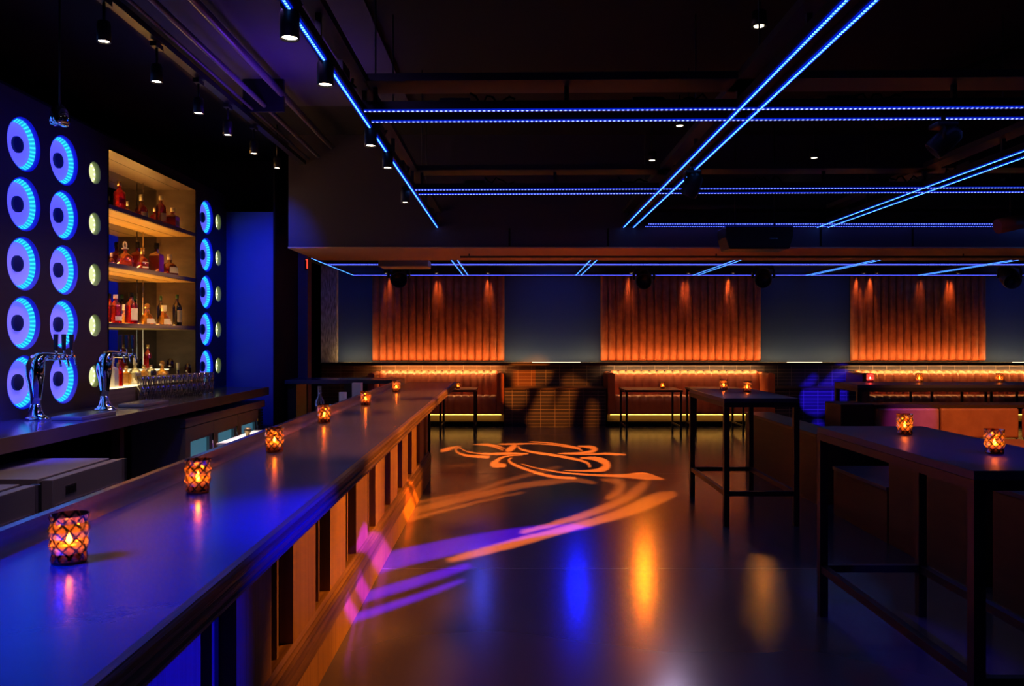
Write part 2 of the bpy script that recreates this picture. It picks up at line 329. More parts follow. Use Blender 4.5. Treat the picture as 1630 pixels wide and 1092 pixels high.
# partition between back bar and lounge
struct('wall_partition', box(-3.9, -2.52, 9.63, 9.8, 0, ZC), mat('partition_brown', (0.10, 0.055, 0.045), 0.7), 'dark brown partition wall at the end of the bar', 'wall')
struct('wall_column', MB().box(-3.61, -3.31, 14.74, YW, 1.129, 2.95), M_col, 'rough textured column by the dark doorway', 'column')
# beam
bm_ = struct('trim_beam', box(-2.40, XR, 8.38, 9.61, 2.55, ZC), mat('beam_face', (0.045, 0.036, 0.065), 0.55), 'dark ceiling beam crossing the room', 'beam')
struct('trim_soffit', MB().box(-2.40, XR, 8.36, 9.62, 2.535, 2.55), M_tan, 'underside of the ceiling beam, warm bounce light put into its tan', 'beam')
for k, x in enumerate((-0.05, 1.0, 3.27, 4.25, 5.6)):
    struct('trim_seam_%d' % (k+1), box(x, x+0.02, 8.372, 8.38, 2.56, 2.75), M_flatblack, 'dark joint in the beam face', 'joint')
struct('ceiling_panel', box(-2.46, -0.95, 3.0, 7.26, ZC-0.03, ZC), M_gyp, 'smooth ceiling board above the bar', 'ceiling')
struct('ceiling_lounge', box(-3.6, XR, 9.61, YW, 2.95, 3.0), M_ceil, 'black ceiling of the lounge', 'ceiling')

# ledge with its light strip
lg = thing('wall_ledge', 'long dark ledge with a glowing light strip along the back wall', 'ledge', (0, 0, 0))
MB().box(-3.61, XR, 14.60, YW, 1.118, 1.128).box(-3.61, XR, 14.60, 14.612, 1.085, 1.140).build('ledge_board', M_dkwood, lg)
for k, (x0, x1, ms) in enumerate(((-3.25, -2.7, 0), (-2.66, -0.17, 1), (-0.15, 1.62, 0), (1.646, 4.67, 1), (4.7, 6.33, 0), (6.36, 8.9, 1), (8.93, 11.3, 0))):
    box(x0, x1, 14.615, 14.66, 1.1285, 1.134).build('light_strip', emis('ledge_led', (1, 0.38, 0.09), 27) if ms else emis('ledge_led_dim', (1, 0.66, 0.25), 34), lg)
for k, (x0, x1) in enumerate(((0.35, 1.25), (5.1, 5.75), (9.3, 11.2))):
    box(x0, x1, 14.615, 14.635, 1.1345, 1.148).build('light_strip', emis('ledge_led_bare', (1, 0.66, 0.42), 2.6), lg)
for x0, x1 in ((-2.5, -0.25), (1.8, 4.6), (6.4, 10.1)): box(x0, x1, 14.615, 14.645, 1.108, 1.1175).build('down_light_strip', M_warm, lg)

# fluted leather wall panels
def fluted(x0, x1, n, label):
    t = thing('leather_wall_panel', label, 'wall panel', ((x0+x1)/2, YW, 1.165), group='fluted leather wall panels')
    wdt = x1-x0; fw = wdt/n; mb = MB(); seg = 7; pts = []
    for k in range(n):
        for i in range(seg+1):
            a = i/seg; pts.append((-wdt/2+fw*(k+a), -0.03-0.075*math.sqrt(max(0, 1-(2*a-1)**2))**0.55))
    z0, z1 = 0.0, 1.66; nz = len(pts)
    rows = [(0.0, 0.25), (0.012, 0.8), (0.03, 1.0), (z1-0.03, 1.0), (z1, 0.7)]
    vs = [(x, y*s if s < 1 else y, z) for z, s in rows for x, y in pts]
    fs = [(r*nz+i, r*nz+i+1, (r+1)*nz+i+1, (r+1)*nz+i) for r in range(len(rows)-1) for i in range(nz-1)]
    mb.add(vs, fs, True); mb.build('flutes', M_panel, t)
    box(-wdt/2, wdt/2, -0.028, 0, 0, z1).build('backing', M_flatblack, t)
fluted(-2.66, -0.166, 18, 'orange fluted leather wall panel above the leftmost banquette, behind the bar end')
fluted(1.646, 4.67, 21, 'widest orange fluted leather wall panel, above the middle banquette')
fluted(6.36, 8.90, 18, 'rightmost orange fluted leather wall panel, partly behind the blue light')

# tiled plinth between banquettes
def plinth(x0, x1, label):
    t = thing('tiled_plinth', label, 'plinth', ((x0+x1)/2, 14.1, 0), group='low tiled plinths along the back wall')
    hw = (x1-x0)/2
    box(-hw, hw, 0, 0.7, 0, 0.665).build('tiled_face', M_tile, t)
    box(-hw-0.01, hw+0.01, -0.02, 0.7, 0.665, 0.69).build('cap', M_dkwood, t)
plinth(-0.16, 1.66, 'low dark tiled plinth between the left and middle banquettes')
plinth(4.72, 6.22, 'low blue-lit tiled plinth right of the middle banquette')
struct('wall_tile_dark', box(0.42, XR, YW-0.045, YW-0.03, 0.66, 1.118), M_tile, 'dark stacked tile wall', 'wall')

# banquettes
def banquette(x0, x1, label, n):
    t = thing('banquette', label, 'banquette', ((x0+x1)/2, 14.1, 0), group='channel tufted banquettes on the back wall')
    wd = x1-x0; hw = wd/2
    def channels(w0, w1, k, prof, name, m=M_leather):
        """prof: list of (y, z, ny, nz): path across the cushion with outward normals; channels bulge along them"""
        seg = 6; pts = []
        for c in range(k):
            for i in range(seg+1):
                a = i/seg; pts.append((w0+(w1-w0)*(c+a)/k, 0.035*math.sqrt(max(0, 1-(2*a-1)**2))**0.7))
        nn = len(pts); vs = [(x, y+ny*b, z+nz*b) for (y, z, ny, nz) in prof for x, b in pts]
        fs = [(r*nn+i, r*nn+i+1, (r+1)*nn+i+1, (r+1)*nn+i) for r in range(len(prof)-1) for i in range(nn-1)]
        return MB().add(vs, fs, True).build(name, m, t)
    iw = hw-0.12
    channels(-iw, iw, n, [(0.46, 0.50, -1, 0), (0.50, 0.75, -1, 0.1), (0.53, 0.90, -0.9, 0.4), (0.56, 0.945, -0.5, 0.9), (0.60, 0.955, 0, 1), (0.66, 0.95, 0.2, 0.9), (0.69, 0.90, 0.4, 0)], 'backrest')
    channels(-iw, iw, n, [(0.03, 0.22, -1, 0), (0.02, 0.45, -1, 0), (0.04, 0.51, -0.6, 0.7), (0.10, 0.535, 0, 1), (0.30, 0.52, 0, 1), (0.50, 0.50, 0, 1)], 'seat')
    box(-iw, iw, 0.06, 0.70, 0.22, 0.49).build('core', M_flatblack, t)
    for s in (-1, 1):
        xa = s*hw; xb = s*(hw-0.125)
        mb = MB(); prof = []
        for q in range(9):
            a = PI*q/8; prof.append((0.5*(xa+xb)+0.0625*math.cos(a), 0.93+0.035*math.sin(a)))
        mb.prism([(max(xa, xb), 0.22)]+prof+[(min(xa, xb), 0.22)], 1, 0.0, 0.70)
        mb.build('armrest', M_leather, t)
    box(-hw, hw, 0.12, 0.70, 0.09, 0.22).build('recess_board', mat('toe_board', (0.28, 0.22, 0.12), 0.5), t)
    box(-hw, hw, 0.005, 0.70, 0, 0.09).build('base', M_flatblack, t)
    box(-hw+0.05, hw-0.05, 0.045, 0.06, 0.208, 0.218).build('toe_light', M_warm_toe, t)
banquette(-2.62, -0.17, 'brown channel tufted leather banquette behind the bar end, left of the dark plinth', 17)
banquette(1.70, 4.70, 'brown channel tufted leather banquette under the widest panel, behind the slim high table', 19)
banquette(6.27, 10.2, 'golden-lit channel tufted leather banquette at the right of the room', 27)

# low tables in front of the banquettes
def lowtable(loc, w, d, label, h=0.74):
    t = thing('lounge_table', label, 'table', loc, group='lounge tables in front of the banquettes')
    box(-w/2, w/2, -d/2, d/2, h-0.035, h).build('tabletop', M_dkwood, t, 0.004)
    for sx in (-1, 1):
        for sy in (-1, 1):
            x, y = sx*(w/2-0.03), sy*(d/2-0.03)
            box(x-0.016, x+0.016, y-0.016, y+0.016, 0, h-0.035).build('leg', M_black, t)
    MB().box(-w/2+0.046, w/2-0.046, d/2-0.04, d/2-0.02, h-0.08, h-0.0355).box(-w/2+0.02, -w/2+0.04, -d/2+0.046, d/2-0.046, 0.12, 0.145).box(w/2-0.04, w/2-0.02, -d/2+0.046, d/2-0.046, 0.12, 0.145).build('stretcher', M_black, t)
LT = [((-0.92, 13.25, 0), 0.62, 0.7, 'slim lounge table at the far end of the bar, before the left banquette'),
      ((2.30, 13.2, 0), 0.95, 0.75, 'lounge table with a candle before the middle banquette, left of its pair'),
      ((3.42, 13.35, 0), 0.85, 0.7, 'lounge table before the middle banquette, seen through the slim high table'),
      ((7.35, 13.3, 0), 0.95, 0.75, 'lounge table before the right banquette, seen beneath the long high table'),
      ((8.7, 13.3, 0), 0.85, 0.75, 'rightmost lounge table before the right banquette')]
for a in LT: lowtable(*a)

# ---------------------------------------------------------------- candles
def make_candle(s, glass, label, group):
    t = thing('candle_holder', label, 'candle', group=group)
    seg = 12; rows = 6; hh = 0.094*s; R = 0.038*s; vs = []; fs = []
    for k in range(rows+1):
        z = 0.006*s+hh*k/rows; tt = k/rows; r = R*(0.90+0.10*math.sin(tt*PI*0.75)) * (1.0+0.06*(-1)**k)
        for i in range(seg):
            a = 2*PI*(i+0.5*(k % 2))/seg; vs.append((r*math.cos(a), r*math.sin(a), z))
    for k in range(rows):
        for i in range(seg):
            j = (i+1) % seg; a, b, c, d = k*seg+i, k*seg+j, (k+1)*seg+i, (k+1)*seg+j
            fs += ([(a, b, c), (b, d, c)] if k % 2 == 0 else [(a, b, d), (a, d, c)])
    MB().add(vs, fs, False).build('glass_cup', glass, t)
    MB().lathe([(0, 0), (R*0.88, 0), (R*0.90, 0.006*s), (0, 0.008*s)], seg=18).build('glass_base', mat('amber_base', (0.14, 0.03, 0.012), 0.15), t)
    MB().lathe([(0, 0.009*s), (R*0.66, 0.009*s), (R*0.66, 0.036*s), (0, 0.034*s)], seg=16).build('wax', M_wax, t)
    fl = MB().lathe([(0.0005, 0), (0.0055, 0.005), (0.0065, 0.010), (0.004, 0.018), (0.0004, 0.028)], c=(0, 0, 0.036*s), seg=8).build('flame', M_flame, t)
    return t
G_BAR = 'amber candles in a row on the long bar'; G_HI = 'amber candles on the high tables'; G_LO = 'small candles on the lounge tables'
pc = make_candle(1.05, M_amberglass, 'x', G_BAR)
bar_c = [((110, 894), 'largest amber faceted candle glass, nearest on the long bar'), ((315, 783), 'amber faceted candle glass on the long bar, second from the near end'),
         ((437, 719), 'amber faceted candle glass on the bar near the white board of the glass rack'), ((516, 673), 'amber candle glass on the bar with a bottle neck behind it'),
         ((582, 645), 'amber candle glass on the bar, second from its far end'), ((631, 624), 'amber candle glass at the far end of the long bar')]
for k, ((px, py), lb) in enumerate(bar_c):
    p = floorpt(px, py, 1.0705)
    if k == 0: pc.location = p; pc['label'] = lb
    else: dup(pc, p, random.uniform(0, 3), lb, G_BAR)
hi_c = [((1152, 620.5), 7.85, 1.0705, 'amber candle at the far end of the slim high table, left of its twin'), ((1189.5, 624), 0, 1.0705, 'amber candle on the slim high table, right of its twin'),
        ((1440, 691), 0, 1.0705, 'amber candle glass at the far end of the near right high table'), ((1583, 722), 0, 1.0705, 'amber candle glass nearest on the right high table'),
        ((1463, 608.5), 0, 1.0705, 'amber candle in the middle of the long high table'), ((1591, 608.5), 0, 1.0705, 'amber candle at the right end of the long high table')]
for (px, py), _, z, lb in hi_c: dup(pc, floorpt(px, py, z), random.uniform(0, 3), lb, G_HI)
pk = make_candle(1.05, M_pinkglass, 'pink-glowing candle glass on the left end of the long high table', G_HI); pk.location = floorpt(1385, 608.5, 1.0705)
for (x, y, lb) in ((-0.93, 13.2, 'tiny candle on the slim lounge table at the bar end'), (2.52, 13.25, 'tiny candle on the lounge table before the middle banquette'), (7.55, 13.3, 'tiny candle on the lounge table under the long high table')):
    dup(pc, (x, y, 0.7405), 0, lb, G_LO)

# ---------------------------------------------------------------- long bar
TH = 0.0095
bar = thing('bar_counter', 'long bar with dark stone top, oak edge and slatted oak front', 'bar counter', (0, 0, 0), TH)
YB0, YB1 = -1.0, 9.15
box(-1.125, -0.60, YB0, YB1, 1.02, 1.07).build('bar_top', M_bartop, bar)
edge = MB().prism([(-0.60, 1.0705), (-0.582, 1.0705), (-0.575, 1.062), (-0.575, 1.045), (-0.580, 1.040), (-0.575, 1.035), (-0.575, 1.022), (-0.581, 1.018), (-0.575, 1.013), (-0.577, 1.004), (-0.60, 1.002)], 1, YB0, YB1)
edge.box(-0.84, -0.60, YB0, YB1, 1.0, 1.0195); edge.build('oak_edge', M_wood, bar)
MB().box(-1.175, -1.1255, YB0, YB1, 1.03, 1.063).box(-1.20, -1.175, YB0, YB1, 1.0, 1.115).build('steel_rail', M_steel, bar)
box(-1.12, -0.93, YB0, 8.85, 0.0, 1.0).build('body', M_flatblack, bar)
# boards and slots of the front
y = 8.85; k = 0
per = 0.68
yy = 3.09-4*per-0.15+0.0
i = 0
while yy < 8.8:
    # slot pair [yy, yy+.30], board [yy+.30, yy+.68]
    box(-0.93, -0.895, yy+0.139, yy+0.161, 0.31, 1.0).build('slot_fin', M_board, bar)
    b1 = min(yy+per, 8.85)
    if b1 > yy+0.32: MB().box(-0.93, -0.875, yy+0.30, b1, 0.31, 1.0).build('front_board', M_board, bar)
    yy += per
MB().prism([(-0.93, 0.31), (-0.93, 0.17), (-0.84, 0.17), (-0.84, 0.27), (-0.85, 0.275), (-0.85, 0.285), (-0.862, 0.29), (-0.862, 0.30), (-0.875, 0.31)], 1, YB0, 8.85).build('ledge_moulding', M_wood, bar)
box(-0.93, -0.845, YB0, 8.85, 0.0, 0.17).build('skirt', M_board, bar)
box(-1.12, -0.85, 8.85, 8.87, 0, 1.0).build('end_panel', M_flatblack, bar)
# return counter at the far end
rt = thing('return_counter', 'dark counter across the far end of the bar aisle', 'counter', (0, 0, 0))
pts = [(-2.62, 9.0), (-1.45, 9.0), (-1.34, 9.05), (-1.31, 9.12), (-1.31, 9.45), (-1.37, 9.58), (-2.62, 9.58)]
MB().prism([(x, y) for x, y in pts], 2, 1.055, 1.10).build('counter_slab', M_bartop, rt)
MB().box(-1.95, -1.85, 9.05, 9.5, 0, 1.055).build('support', M_dkwood, rt); MB().box(-2.6, -2.5, 9.05, 9.5, 0, 1.055).build('support', M_dkwood, rt)

# under-bar sink with steel and glassware behind the rail
def small(name, label, cat, loc, mb, m, group=None):
    o = mb.build(name, m, loc=loc); return tag(o, label, cat, group)
wb = thing('drainboard', 'white board with a brass tap knob behind the bar rail', 'drainboard', (-1.5, 4.9, 0))
MB().box(-0.27, 0.27, -0.75, 0.75, 0.80, 0.83).build('basin', M_steel2, wb)
box(-0.25, -0.13, -0.27, 0.40, 0.94, 0.95).build('white_board', M_white, wb); box(-0.22, -0.16, -0.2, 0.3, 0.83, 0.94).build('board_support', M_steel2, wb)
MB().lathe([(0, 0), (0.012, 0), (0.012, 0.03), (0.022, 0.04), (0.024, 0.055), (0.012, 0.065), (0, 0.066)], c=(-0.15, -0.02, 0.95), seg=14).build('brass_knob', M_cap['gold'], wb)
for sx in (-0.25, 0.2):
    box(sx, sx+0.03, -0.7, -0.67, 0, 0.80).build('leg', M_steel2, wb); box(sx, sx+0.03, 0.67, 0.7, 0, 0.80).build('leg', M_steel2, wb)
sh = thing('speed_shelf', 'steel back shelf behind the far half of the bar', 'shelf', (-1.42, 7.3, 0))
box(-0.16, 0.19, -1.6, 1.6, 0.93, 0.96).build('shelf_top', M_steel2, sh)
for yv in (-1.5, 1.5): box(-0.1, 0.1, yv-0.02, yv+0.02, 0, 0.93).build('leg', M_steel2, sh)
small('bottle', 'clear glass bottle neck rising behind the bar rail beside a candle', 'bottle', (-1.38, 5.6, 0.96), MB().lathe([(0, 0), (0.035, 0), (0.035, 0.16), (0.014, 0.2), (0.014, 0.27), (0, 0.27)], seg=16), M_clear)
small('napkin_holder', 'pale square napkin holder behind the rail, right of its smaller neighbour', 'napkin holder', (-1.38, 6.95, 0.96), MB().box(-0.04, 0.04, -0.04, 0.04, 0, 0.22), M_white)
small('straw_cup', 'small pale straw cup behind the rail, left of the napkin holder', 'cup', (-1.40, 6.45, 0.96), MB().lathe([(0, 0), (0.03, 0), (0.032, 0.17), (0.028, 0.17), (0.026, 0.01), (0, 0.01)], seg=14), M_white)

# ---------------------------------------------------------------- back bar
XW = -3.27
bb = thing('back_bar_cabinet', 'dark back bar wall with round light ports and a lit bottle niche', 'back bar', (0, 0, 0))
YN0, YN1 = 6.35, 8.08; ZN0, ZN1 = 1.04, 3.10; ND = 0.40; ZT = 3.20; YE = 8.72
COLZ = [2.866, 2.467, 2.069, 1.673, 1.276]
big_y = [4.31, 4.78, 5.25, 5.72, 8.375]; small_y = [6.14, 8.71]
RB = 0.168; RS = 0.083
ports = [(y, z, RB) for y in big_y for z in COLZ]+[(y, z, RS) for y in small_y for z in COLZ]
YE = 8.95
def holed_panel():
    bm = bmesh.new()
    def loop(pts):
        vs = [bm.verts.new((XW, a, b)) for a, b in pts]
        for i in range(len(vs)): bm.edges.new((vs[i], vs[(i+1) % len(vs)]))
    y0 = 3.2
    loop([(y0, ZN0), (YN0, ZN0), (YN0, ZN1), (YN1, ZN1), (YN1, ZN0), (YE, ZN0), (YE, ZT), (y0, ZT)])
    for (cy, cz, r) in ports:
        n = 40 if r > 0.1 else 28; rr = r+(0.012 if r > 0.1 else 0.004); loop([(cy+rr*math.cos(2*PI*i/n), cz+rr*math.sin(2*PI*i/n)) for i in range(n)])
    bmesh.ops.triangle_fill(bm, use_beauty=True, use_dissolve=False, edges=bm.edges[:], normal=(1, 0, 0))
    me = bpy.data.meshes.new('front_panel'); bm.to_mesh(me); bm.free(); me.materials.append(M_cab)
    o = bpy.data.objects.new('front_panel', me); COL.objects.link(o); o.parent = bb; return o
holed_panel()
MB().box(XW-0.6, XW-0.42, 3.2, YE, ZN0, ZT).box(XW-0.6, XW, 3.2, YE, ZT, ZT+0.02).box(XW-0.6, XW, 3.18, 3.2, 0, ZT).box(XW-0.6, XW-0.25, 3.2, YE, 0, 0.94).build('carcass', M_flatblack, bb)
# niche lining
MB().box(XW-ND, XW, YN0-0.02, YN0, ZN0, ZN1).box(XW-ND, XW, YN1, YN1+0.02, ZN0, ZN1).box(XW-ND, XW, YN0, YN1, ZN1, ZN1+0.02).build('niche_lining', M_nichewood, bb)
box(XW-ND-0.01, XW-ND, YN0, YN1, ZN0, ZN1).build('mirror', mat('niche_mirror', (0.30, 0.33, 0.42), 0.05, metal=1.0), bb)
box(XW-0.17, XW-0.165, YN0, YN1, ZN1-0.001, ZN1+0.0).build('ceiling_joint', M_flatblack, bb)
for k, zt in enumerate((2.66, 2.19, 1.70)):
    sf = MB().box(XW-ND, XW, YN0, YN1, zt-0.035, zt).build('shelf', M_shelf, bb)
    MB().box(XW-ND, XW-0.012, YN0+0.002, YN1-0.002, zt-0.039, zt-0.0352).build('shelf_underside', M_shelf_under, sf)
    box(XW-0.20, XW-0.196, YN0+0.002, YN1-0.002, zt-0.0405, zt-0.039).build('underside_joint', M_flatblack, sf)
    box(XW-0.388, XW-0.373, YN0+0.02, YN1-0.02, zt+0.0005, zt+0.012).build('light_strip', M_warm_shelf, sf)
for yv in (7.72,):
    MB().cyl((XW-0.37, yv, 1.17), (XW-0.37, yv, ZN1), 0.006, 8).build('support_rod', M_steel, bb)
# light ports
def make_port(r, big):
    t = bpy.data.objects.new('round_light_port', None)
    COL.objects.link(t); parts = []
    sg = 40 if big else 28
    if big:
        d0, d1, d2 = 0.0, 0.026, 0.052
        MB().lathe([(r+0.012, 0.0), (r, -0.006), (r, -d1)], seg=sg, axis=0).build('rim', M_port, t)
        MB().lathe([(r, -d1), (r-0.022, -d2)], seg=sg, axis=0).build('led_ring', M_ring, t)
        MB().lathe([(0, -d2), (r-0.022, -d2)], seg=sg, axis=0).build('disc', M_disc, t)
        MB().lathe([(0, -0.034), (0.052, -0.034), (0.055, -0.037), (0.055, -d2)], seg=24, axis=0).build('hub', M_hub, t)
    else:
        MB().lathe([(r+0.004, 0.0), (r, -0.004), (r, -0.04)], seg=sg, axis=0).build('rim', M_green, t)
        MB().lathe([(0, -0.04), (r, -0.04)], seg=sg, axis=0).build('disc', M_yellow, t)
        mb = MB()
        for q in range(10):
            a = 2*PI*q/10; mb.lathe([(0.0, -0.034), (0.008, -0.036), (0.008, -0.0395)], c=(0, 0.062*math.cos(a), 0.062*math.sin(a)), seg=8, axis=0)
        mb.build('diodes', M_yellow2, t)
    return t
pb = make_port(RB, True); ps = make_port(RS, False)
names = {0: 'top', 1: 'second highest', 2: 'middle', 3: 'second lowest', 4: 'lowest'}
colname = {4.31: 'nearest column', 4.78: 'near column', 5.25: 'column nearest the left picture edge', 5.72: 'column just left of the yellow ports', 8.375: 'column right of the bottle niche', 6.14: 'column beside the niche', 8.71: 'column by the blue end wall'}
first = {True: True, False: True}
for (cy, cz, r) in ports:
    big = r > 0.1; src = pb if big else ps; k = COLZ.index(cz)
    lb = ('%s blue ring light port of the %s' if big else '%s small yellow light port of the %s') % (names[k], colname[cy])
    g = 'blue ring ports in the back bar' if big else 'small yellow ports in the back bar'
    if first[big]:
        o = src; o.location = (XW, cy, cz); first[big] = False
    else: o = dup(src, (XW, cy, cz))
    tag(o, lb, 'light port', g)

bc = thing('back_counter', 'long dark back counter with a thick front edge', 'counter', (0, 0, 0))
box(-3.27-ND-0.01, -2.712, 3.2, 8.68, 0.955, 1.0395).build('counter_top', M_backtop, bc)
box(-2.7115, -2.70, 3.2, 8.68, 0.955, 1.0395).build('counter_edge', M_backedge, bc)
for yv in (5.55,):
    box(-2.84, -2.78, yv, yv+0.06, 0, 0.955).build('leg', M_dkwood, bc)
struct('wall_end', box(-3.9, -2.66, 8.70+0.26, 8.98, 0, 3.02), M_endwall, 'blue-lit wall closing the end of the back bar', 'wall')
struct('wall_end_jamb', box(-2.66, -2.64, 8.70, 9.63, 0, ZC), M_flatblack, 'dark edge of the end wall', 'wall')

# light box and bottles in the niche
lb_ = thing('light_box', 'glowing step light box under the bottles on the back counter', 'light box', (XW, (YN0+YN1)/2, 1.04))
box(-0.36, 0.0, -0.86, 0.45, 0.0, 0.118).build('body', M_shelf, lb_)
box(-0.36, -0.002, -0.859, 0.449, 0.118, 0.128).build('glow_top', M_lightbox, lb_)
box(-0.36, -0.20, -0.859, 0.70, 0.129, 0.22).build('upper_step', M_shelf, lb_); box(-0.36, -0.20, -0.859, 0.70, 0.22, 0.228).build('upper_glow', M_lightbox, lb_)

PROF = {
 'tall': ([(0, 0), (0.5, 0), (0.5, 0.02), (0.5, 0.58), (0.44, 0.66), (0.2, 0.74), (0.15, 0.80), (0.15, 0.93)], 1),
 'squat': ([(0, 0), (0.5, 0), (0.55, 0.1), (0.5, 0.42), (0.35, 0.55), (0.13, 0.62), (0.12, 0.82)], 1),
 'round': ([(0, 0), (0.3, 0), (0.46, 0.12), (0.5, 0.30), (0.42, 0.50), (0.2, 0.60), (0.13, 0.64), (0.13, 0.80)], 1),
 'flask': ([(0, 0), (0.5, 0), (0.47, 0.08), (0.30, 0.42), (0.14, 0.58), (0.13, 0.78)], 1),
 'square': ([(0, 0), (0.6, 0), (0.62, 0.02), (0.62, 0.58), (0.54, 0.64), (0.2, 0.68), (0.16, 0.72), (0.16, 0.88)], 4),
}
def bottle(loc, h, d, kind, liq, cap, lab, label, group, labm=None):
    prof, sq = PROF[kind]; t = thing('spirit_bottle', label, 'bottle', loc, 0, group)
    p = [(r*d, z*h) for r, z in prof]
    MB().lathe(p, seg=18 if sq == 1 else 4, ph=PI/4 if sq == 4 else 0, smooth=sq == 1).build('glass_body', M_liq[liq], t)
    top = p[-1]
    rc = top[0]*1.25
    if cap == 'ring':
        MB().lathe([(0, top[1]), (rc*1.3, top[1]), (rc*1.3, top[1]+0.03*h), (0, top[1]+0.03*h)], seg=12).build('stopper', M_cream, t)
        mb = MB(); n = 14; pts = [(0, 0.028*math.cos(2*PI*i/n), top[1]+0.03*h+0.028+0.028*math.sin(2*PI*i/n)) for i in range(n+1)]; mb.tube(pts, 0.006, 6); mb.build('stopper_ring', M_cream, t)
    elif cap == 'ball':
        q = 0.028; MB().lathe([(q*math.sin(a), top[1]+q*0.9-q*math.cos(a)) for a in [PI*i/8 for i in range(9)]], seg=14).build('stopper', M_liq['gold'] if liq in ('gold', 'clear') else M_cream, t)
    else:
        MB().lathe([(0, top[1]-0.07*h), (rc, top[1]-0.07*h), (rc*1.02, h), (0, h)], seg=14).build('cap', M_cap[cap], t)
    if lab:
        z0, z1 = lab[0]*h, lab[1]*h; mb = MB(); rr = max(np.interp((z0+z1)/2, [q[1] for q in p[1:]], [q[0] for q in p[1:]]), 0.01)
        if sq == 4:
            w_ = rr*0.62; mb.box(rr*0.71+0.0005, rr*0.71+0.0015, -w_, w_, z0, z1)
        else:
            rr += 0.0012; n = 8; a0, a1 = -1.15, 0.85; vs = []
            r0 = np.interp(z0, [q[1] for q in p[1:]], [q[0] for q in p[1:]])+0.0012; r1 = np.interp(z1, [q[1] for q in p[1:]], [q[0] for q in p[1:]])+0.0012
            for i in range(n+1):
                a = a0+(a1-a0)*i/n; vs += [(r0*math.cos(a), r0*math.sin(a), z0), (r1*math.cos(a), r1*math.sin(a), z1)]
            mb.add(vs, [(2*i, 2*i+2, 2*i+3, 2*i+1) for i in range(n)], True)
        mb.build('paper_label', labm or M_cream, t)
    return t
def nb(px, depth, z):      # place from picture x at a depth into the niche
    X = XW-depth; return (X, F*(-X)/(HX-px), z)
def sb(px, depth, z, hpx, dpx, kind, liq, cap, lab, label, group, labm=None):
    loc = nb(px, depth, z); s = loc[1]/F; return bottle(loc, hpx*s, dpx*s*0.92, kind, liq, cap, lab, label, group, labm)
g1, g2, g3, g4 = 'bottles on the top niche shelf', 'bottles on the middle niche shelf', 'bottles on the lower niche shelf', 'bottles on the glowing counter step'
Z1, Z2, Z3 = 2.6605, 2.1905, 1.7005
sb(190, 0.15, Z1, 50, 20, 'tall', 'red', 'gold', (0.28, 0.46), 'large red-labelled spirit bottle at the left of the top niche shelf', g1, M_redlabel)
sb(203, 0.28, Z1, 30, 13, 'squat', 'brown', 'cream', (0.1, 0.3), 'short dark bottle behind the large red-labelled bottle, top shelf', g1)
sb(225, 0.14, Z1, 40, 20, 'squat', 'brown', 'cream', (0.08, 0.30), 'rounded brown bottle with cream square label, second on the top shelf', g1)
sb(246, 0.26, Z1, 32, 11, 'square', 'red', 'cream', None, 'narrow red bottle half behind the taller one, top shelf', g1)
sb(256, 0.14, Z1, 48, 17, 'tall', 'brown', 'cream', (0.15, 0.42), 'tall brown bottle with white label on the top shelf', g1)
sb(275, 0.12, Z1, 34, 19, 'square', 'brown', 'cream', (0.15, 0.4), 'short square brown bottle at the right end of the top shelf', g1)
sb(177, 0.20, Z2, 22, 12, 'round', 'brown', 'cream', None, 'small round bottle at the left edge of the middle niche shelf', g2)
sb(199, 0.14, Z2, 38, 27, 'round', 'amber', 'ring', None, 'wide round decanter with a ring stopper on the middle shelf', g2)
sb(219, 0.30, Z2, 50, 18, 'square', 'brown', 'black', None, 'tall square brown bottle behind the decanters, middle shelf', g2)
sb(227, 0.16, Z2, 38, 20, 'round', 'red', 'gold', (0.15, 0.4), 'cut glass decanter with a flat gold stopper on the middle shelf', g2)
sb(249, 0.14, Z2, 49, 20, 'square', 'brown', 'black', None, 'tall square bottle with black cap on the middle shelf', g2)
sb(270, 0.12, Z2, 34, 26, 'squat', 'brown', 'cream', (0.12, 0.40), 'squat wide brown bottle at the right of the middle shelf', g2)
sb(175, 0.28, Z3, 48, 11, 'tall', 'red', 'black', None, 'slim red bottle at the left edge of the lower niche shelf', g3)
sb(184, 0.14, Z3, 46, 20, 'tall', 'red', 'cream', (0.1, 0.25), 'red whisky bottle with pale cap on the lower niche shelf', g3)
sb(197, 0.30, Z3, 32, 14, 'flask', 'gold', 'cream', None, 'small golden flask behind the red bottles, lower shelf', g3)
sb(209, 0.14, Z3, 50, 20, 'tall', 'red', 'black', (0.12, 0.5), 'red bottle with large cream label on the lower niche shelf', g3)
sb(234, 0.14, Z3, 32, 30, 'flask', 'gold', 'ball', (0.06, 0.3), 'wide golden flask with round stopper on the lower niche shelf', g3)
sb(256, 0.27, Z3, 48, 12, 'tall', 'dark', 'green', None, 'dark green bottle behind the golden flasks, lower shelf', g3)
sb(261, 0.13, Z3, 32, 27, 'flask', 'gold', 'cream', (0.05, 0.32), 'second golden flask with brown cap, right on the lower shelf', g3, M_cream)
sb(282, 0.12, Z3, 50, 15, 'tall', 'dark', 'green', (0.12, 0.5), 'dark bottle with tall pale label at the right end of the lower shelf', g3)
ZB = 1.1685; ZU = 1.2685
sb(179.5, 0.06, ZB, 47, 15, 'square', 'white', 'cream', None, 'white gift-box shaped bottle at the left of the glowing step', g4)
sb(190.5, 0.05, ZB, 42, 11, 'tall', 'red', 'red', None, 'slim bright red bottle on the glowing step', g4)
sb(201, 0.10, ZB, 30, 14, 'square', 'gold', 'gold', None, 'plain golden square bottle right of the slim red one', g4)
sb(215, 0.07, ZB, 42, 21, 'round', 'clear', 'cream', (0.1, 0.45), 'round clear bottle with pale stopper on the glowing step', g4, M_cream)
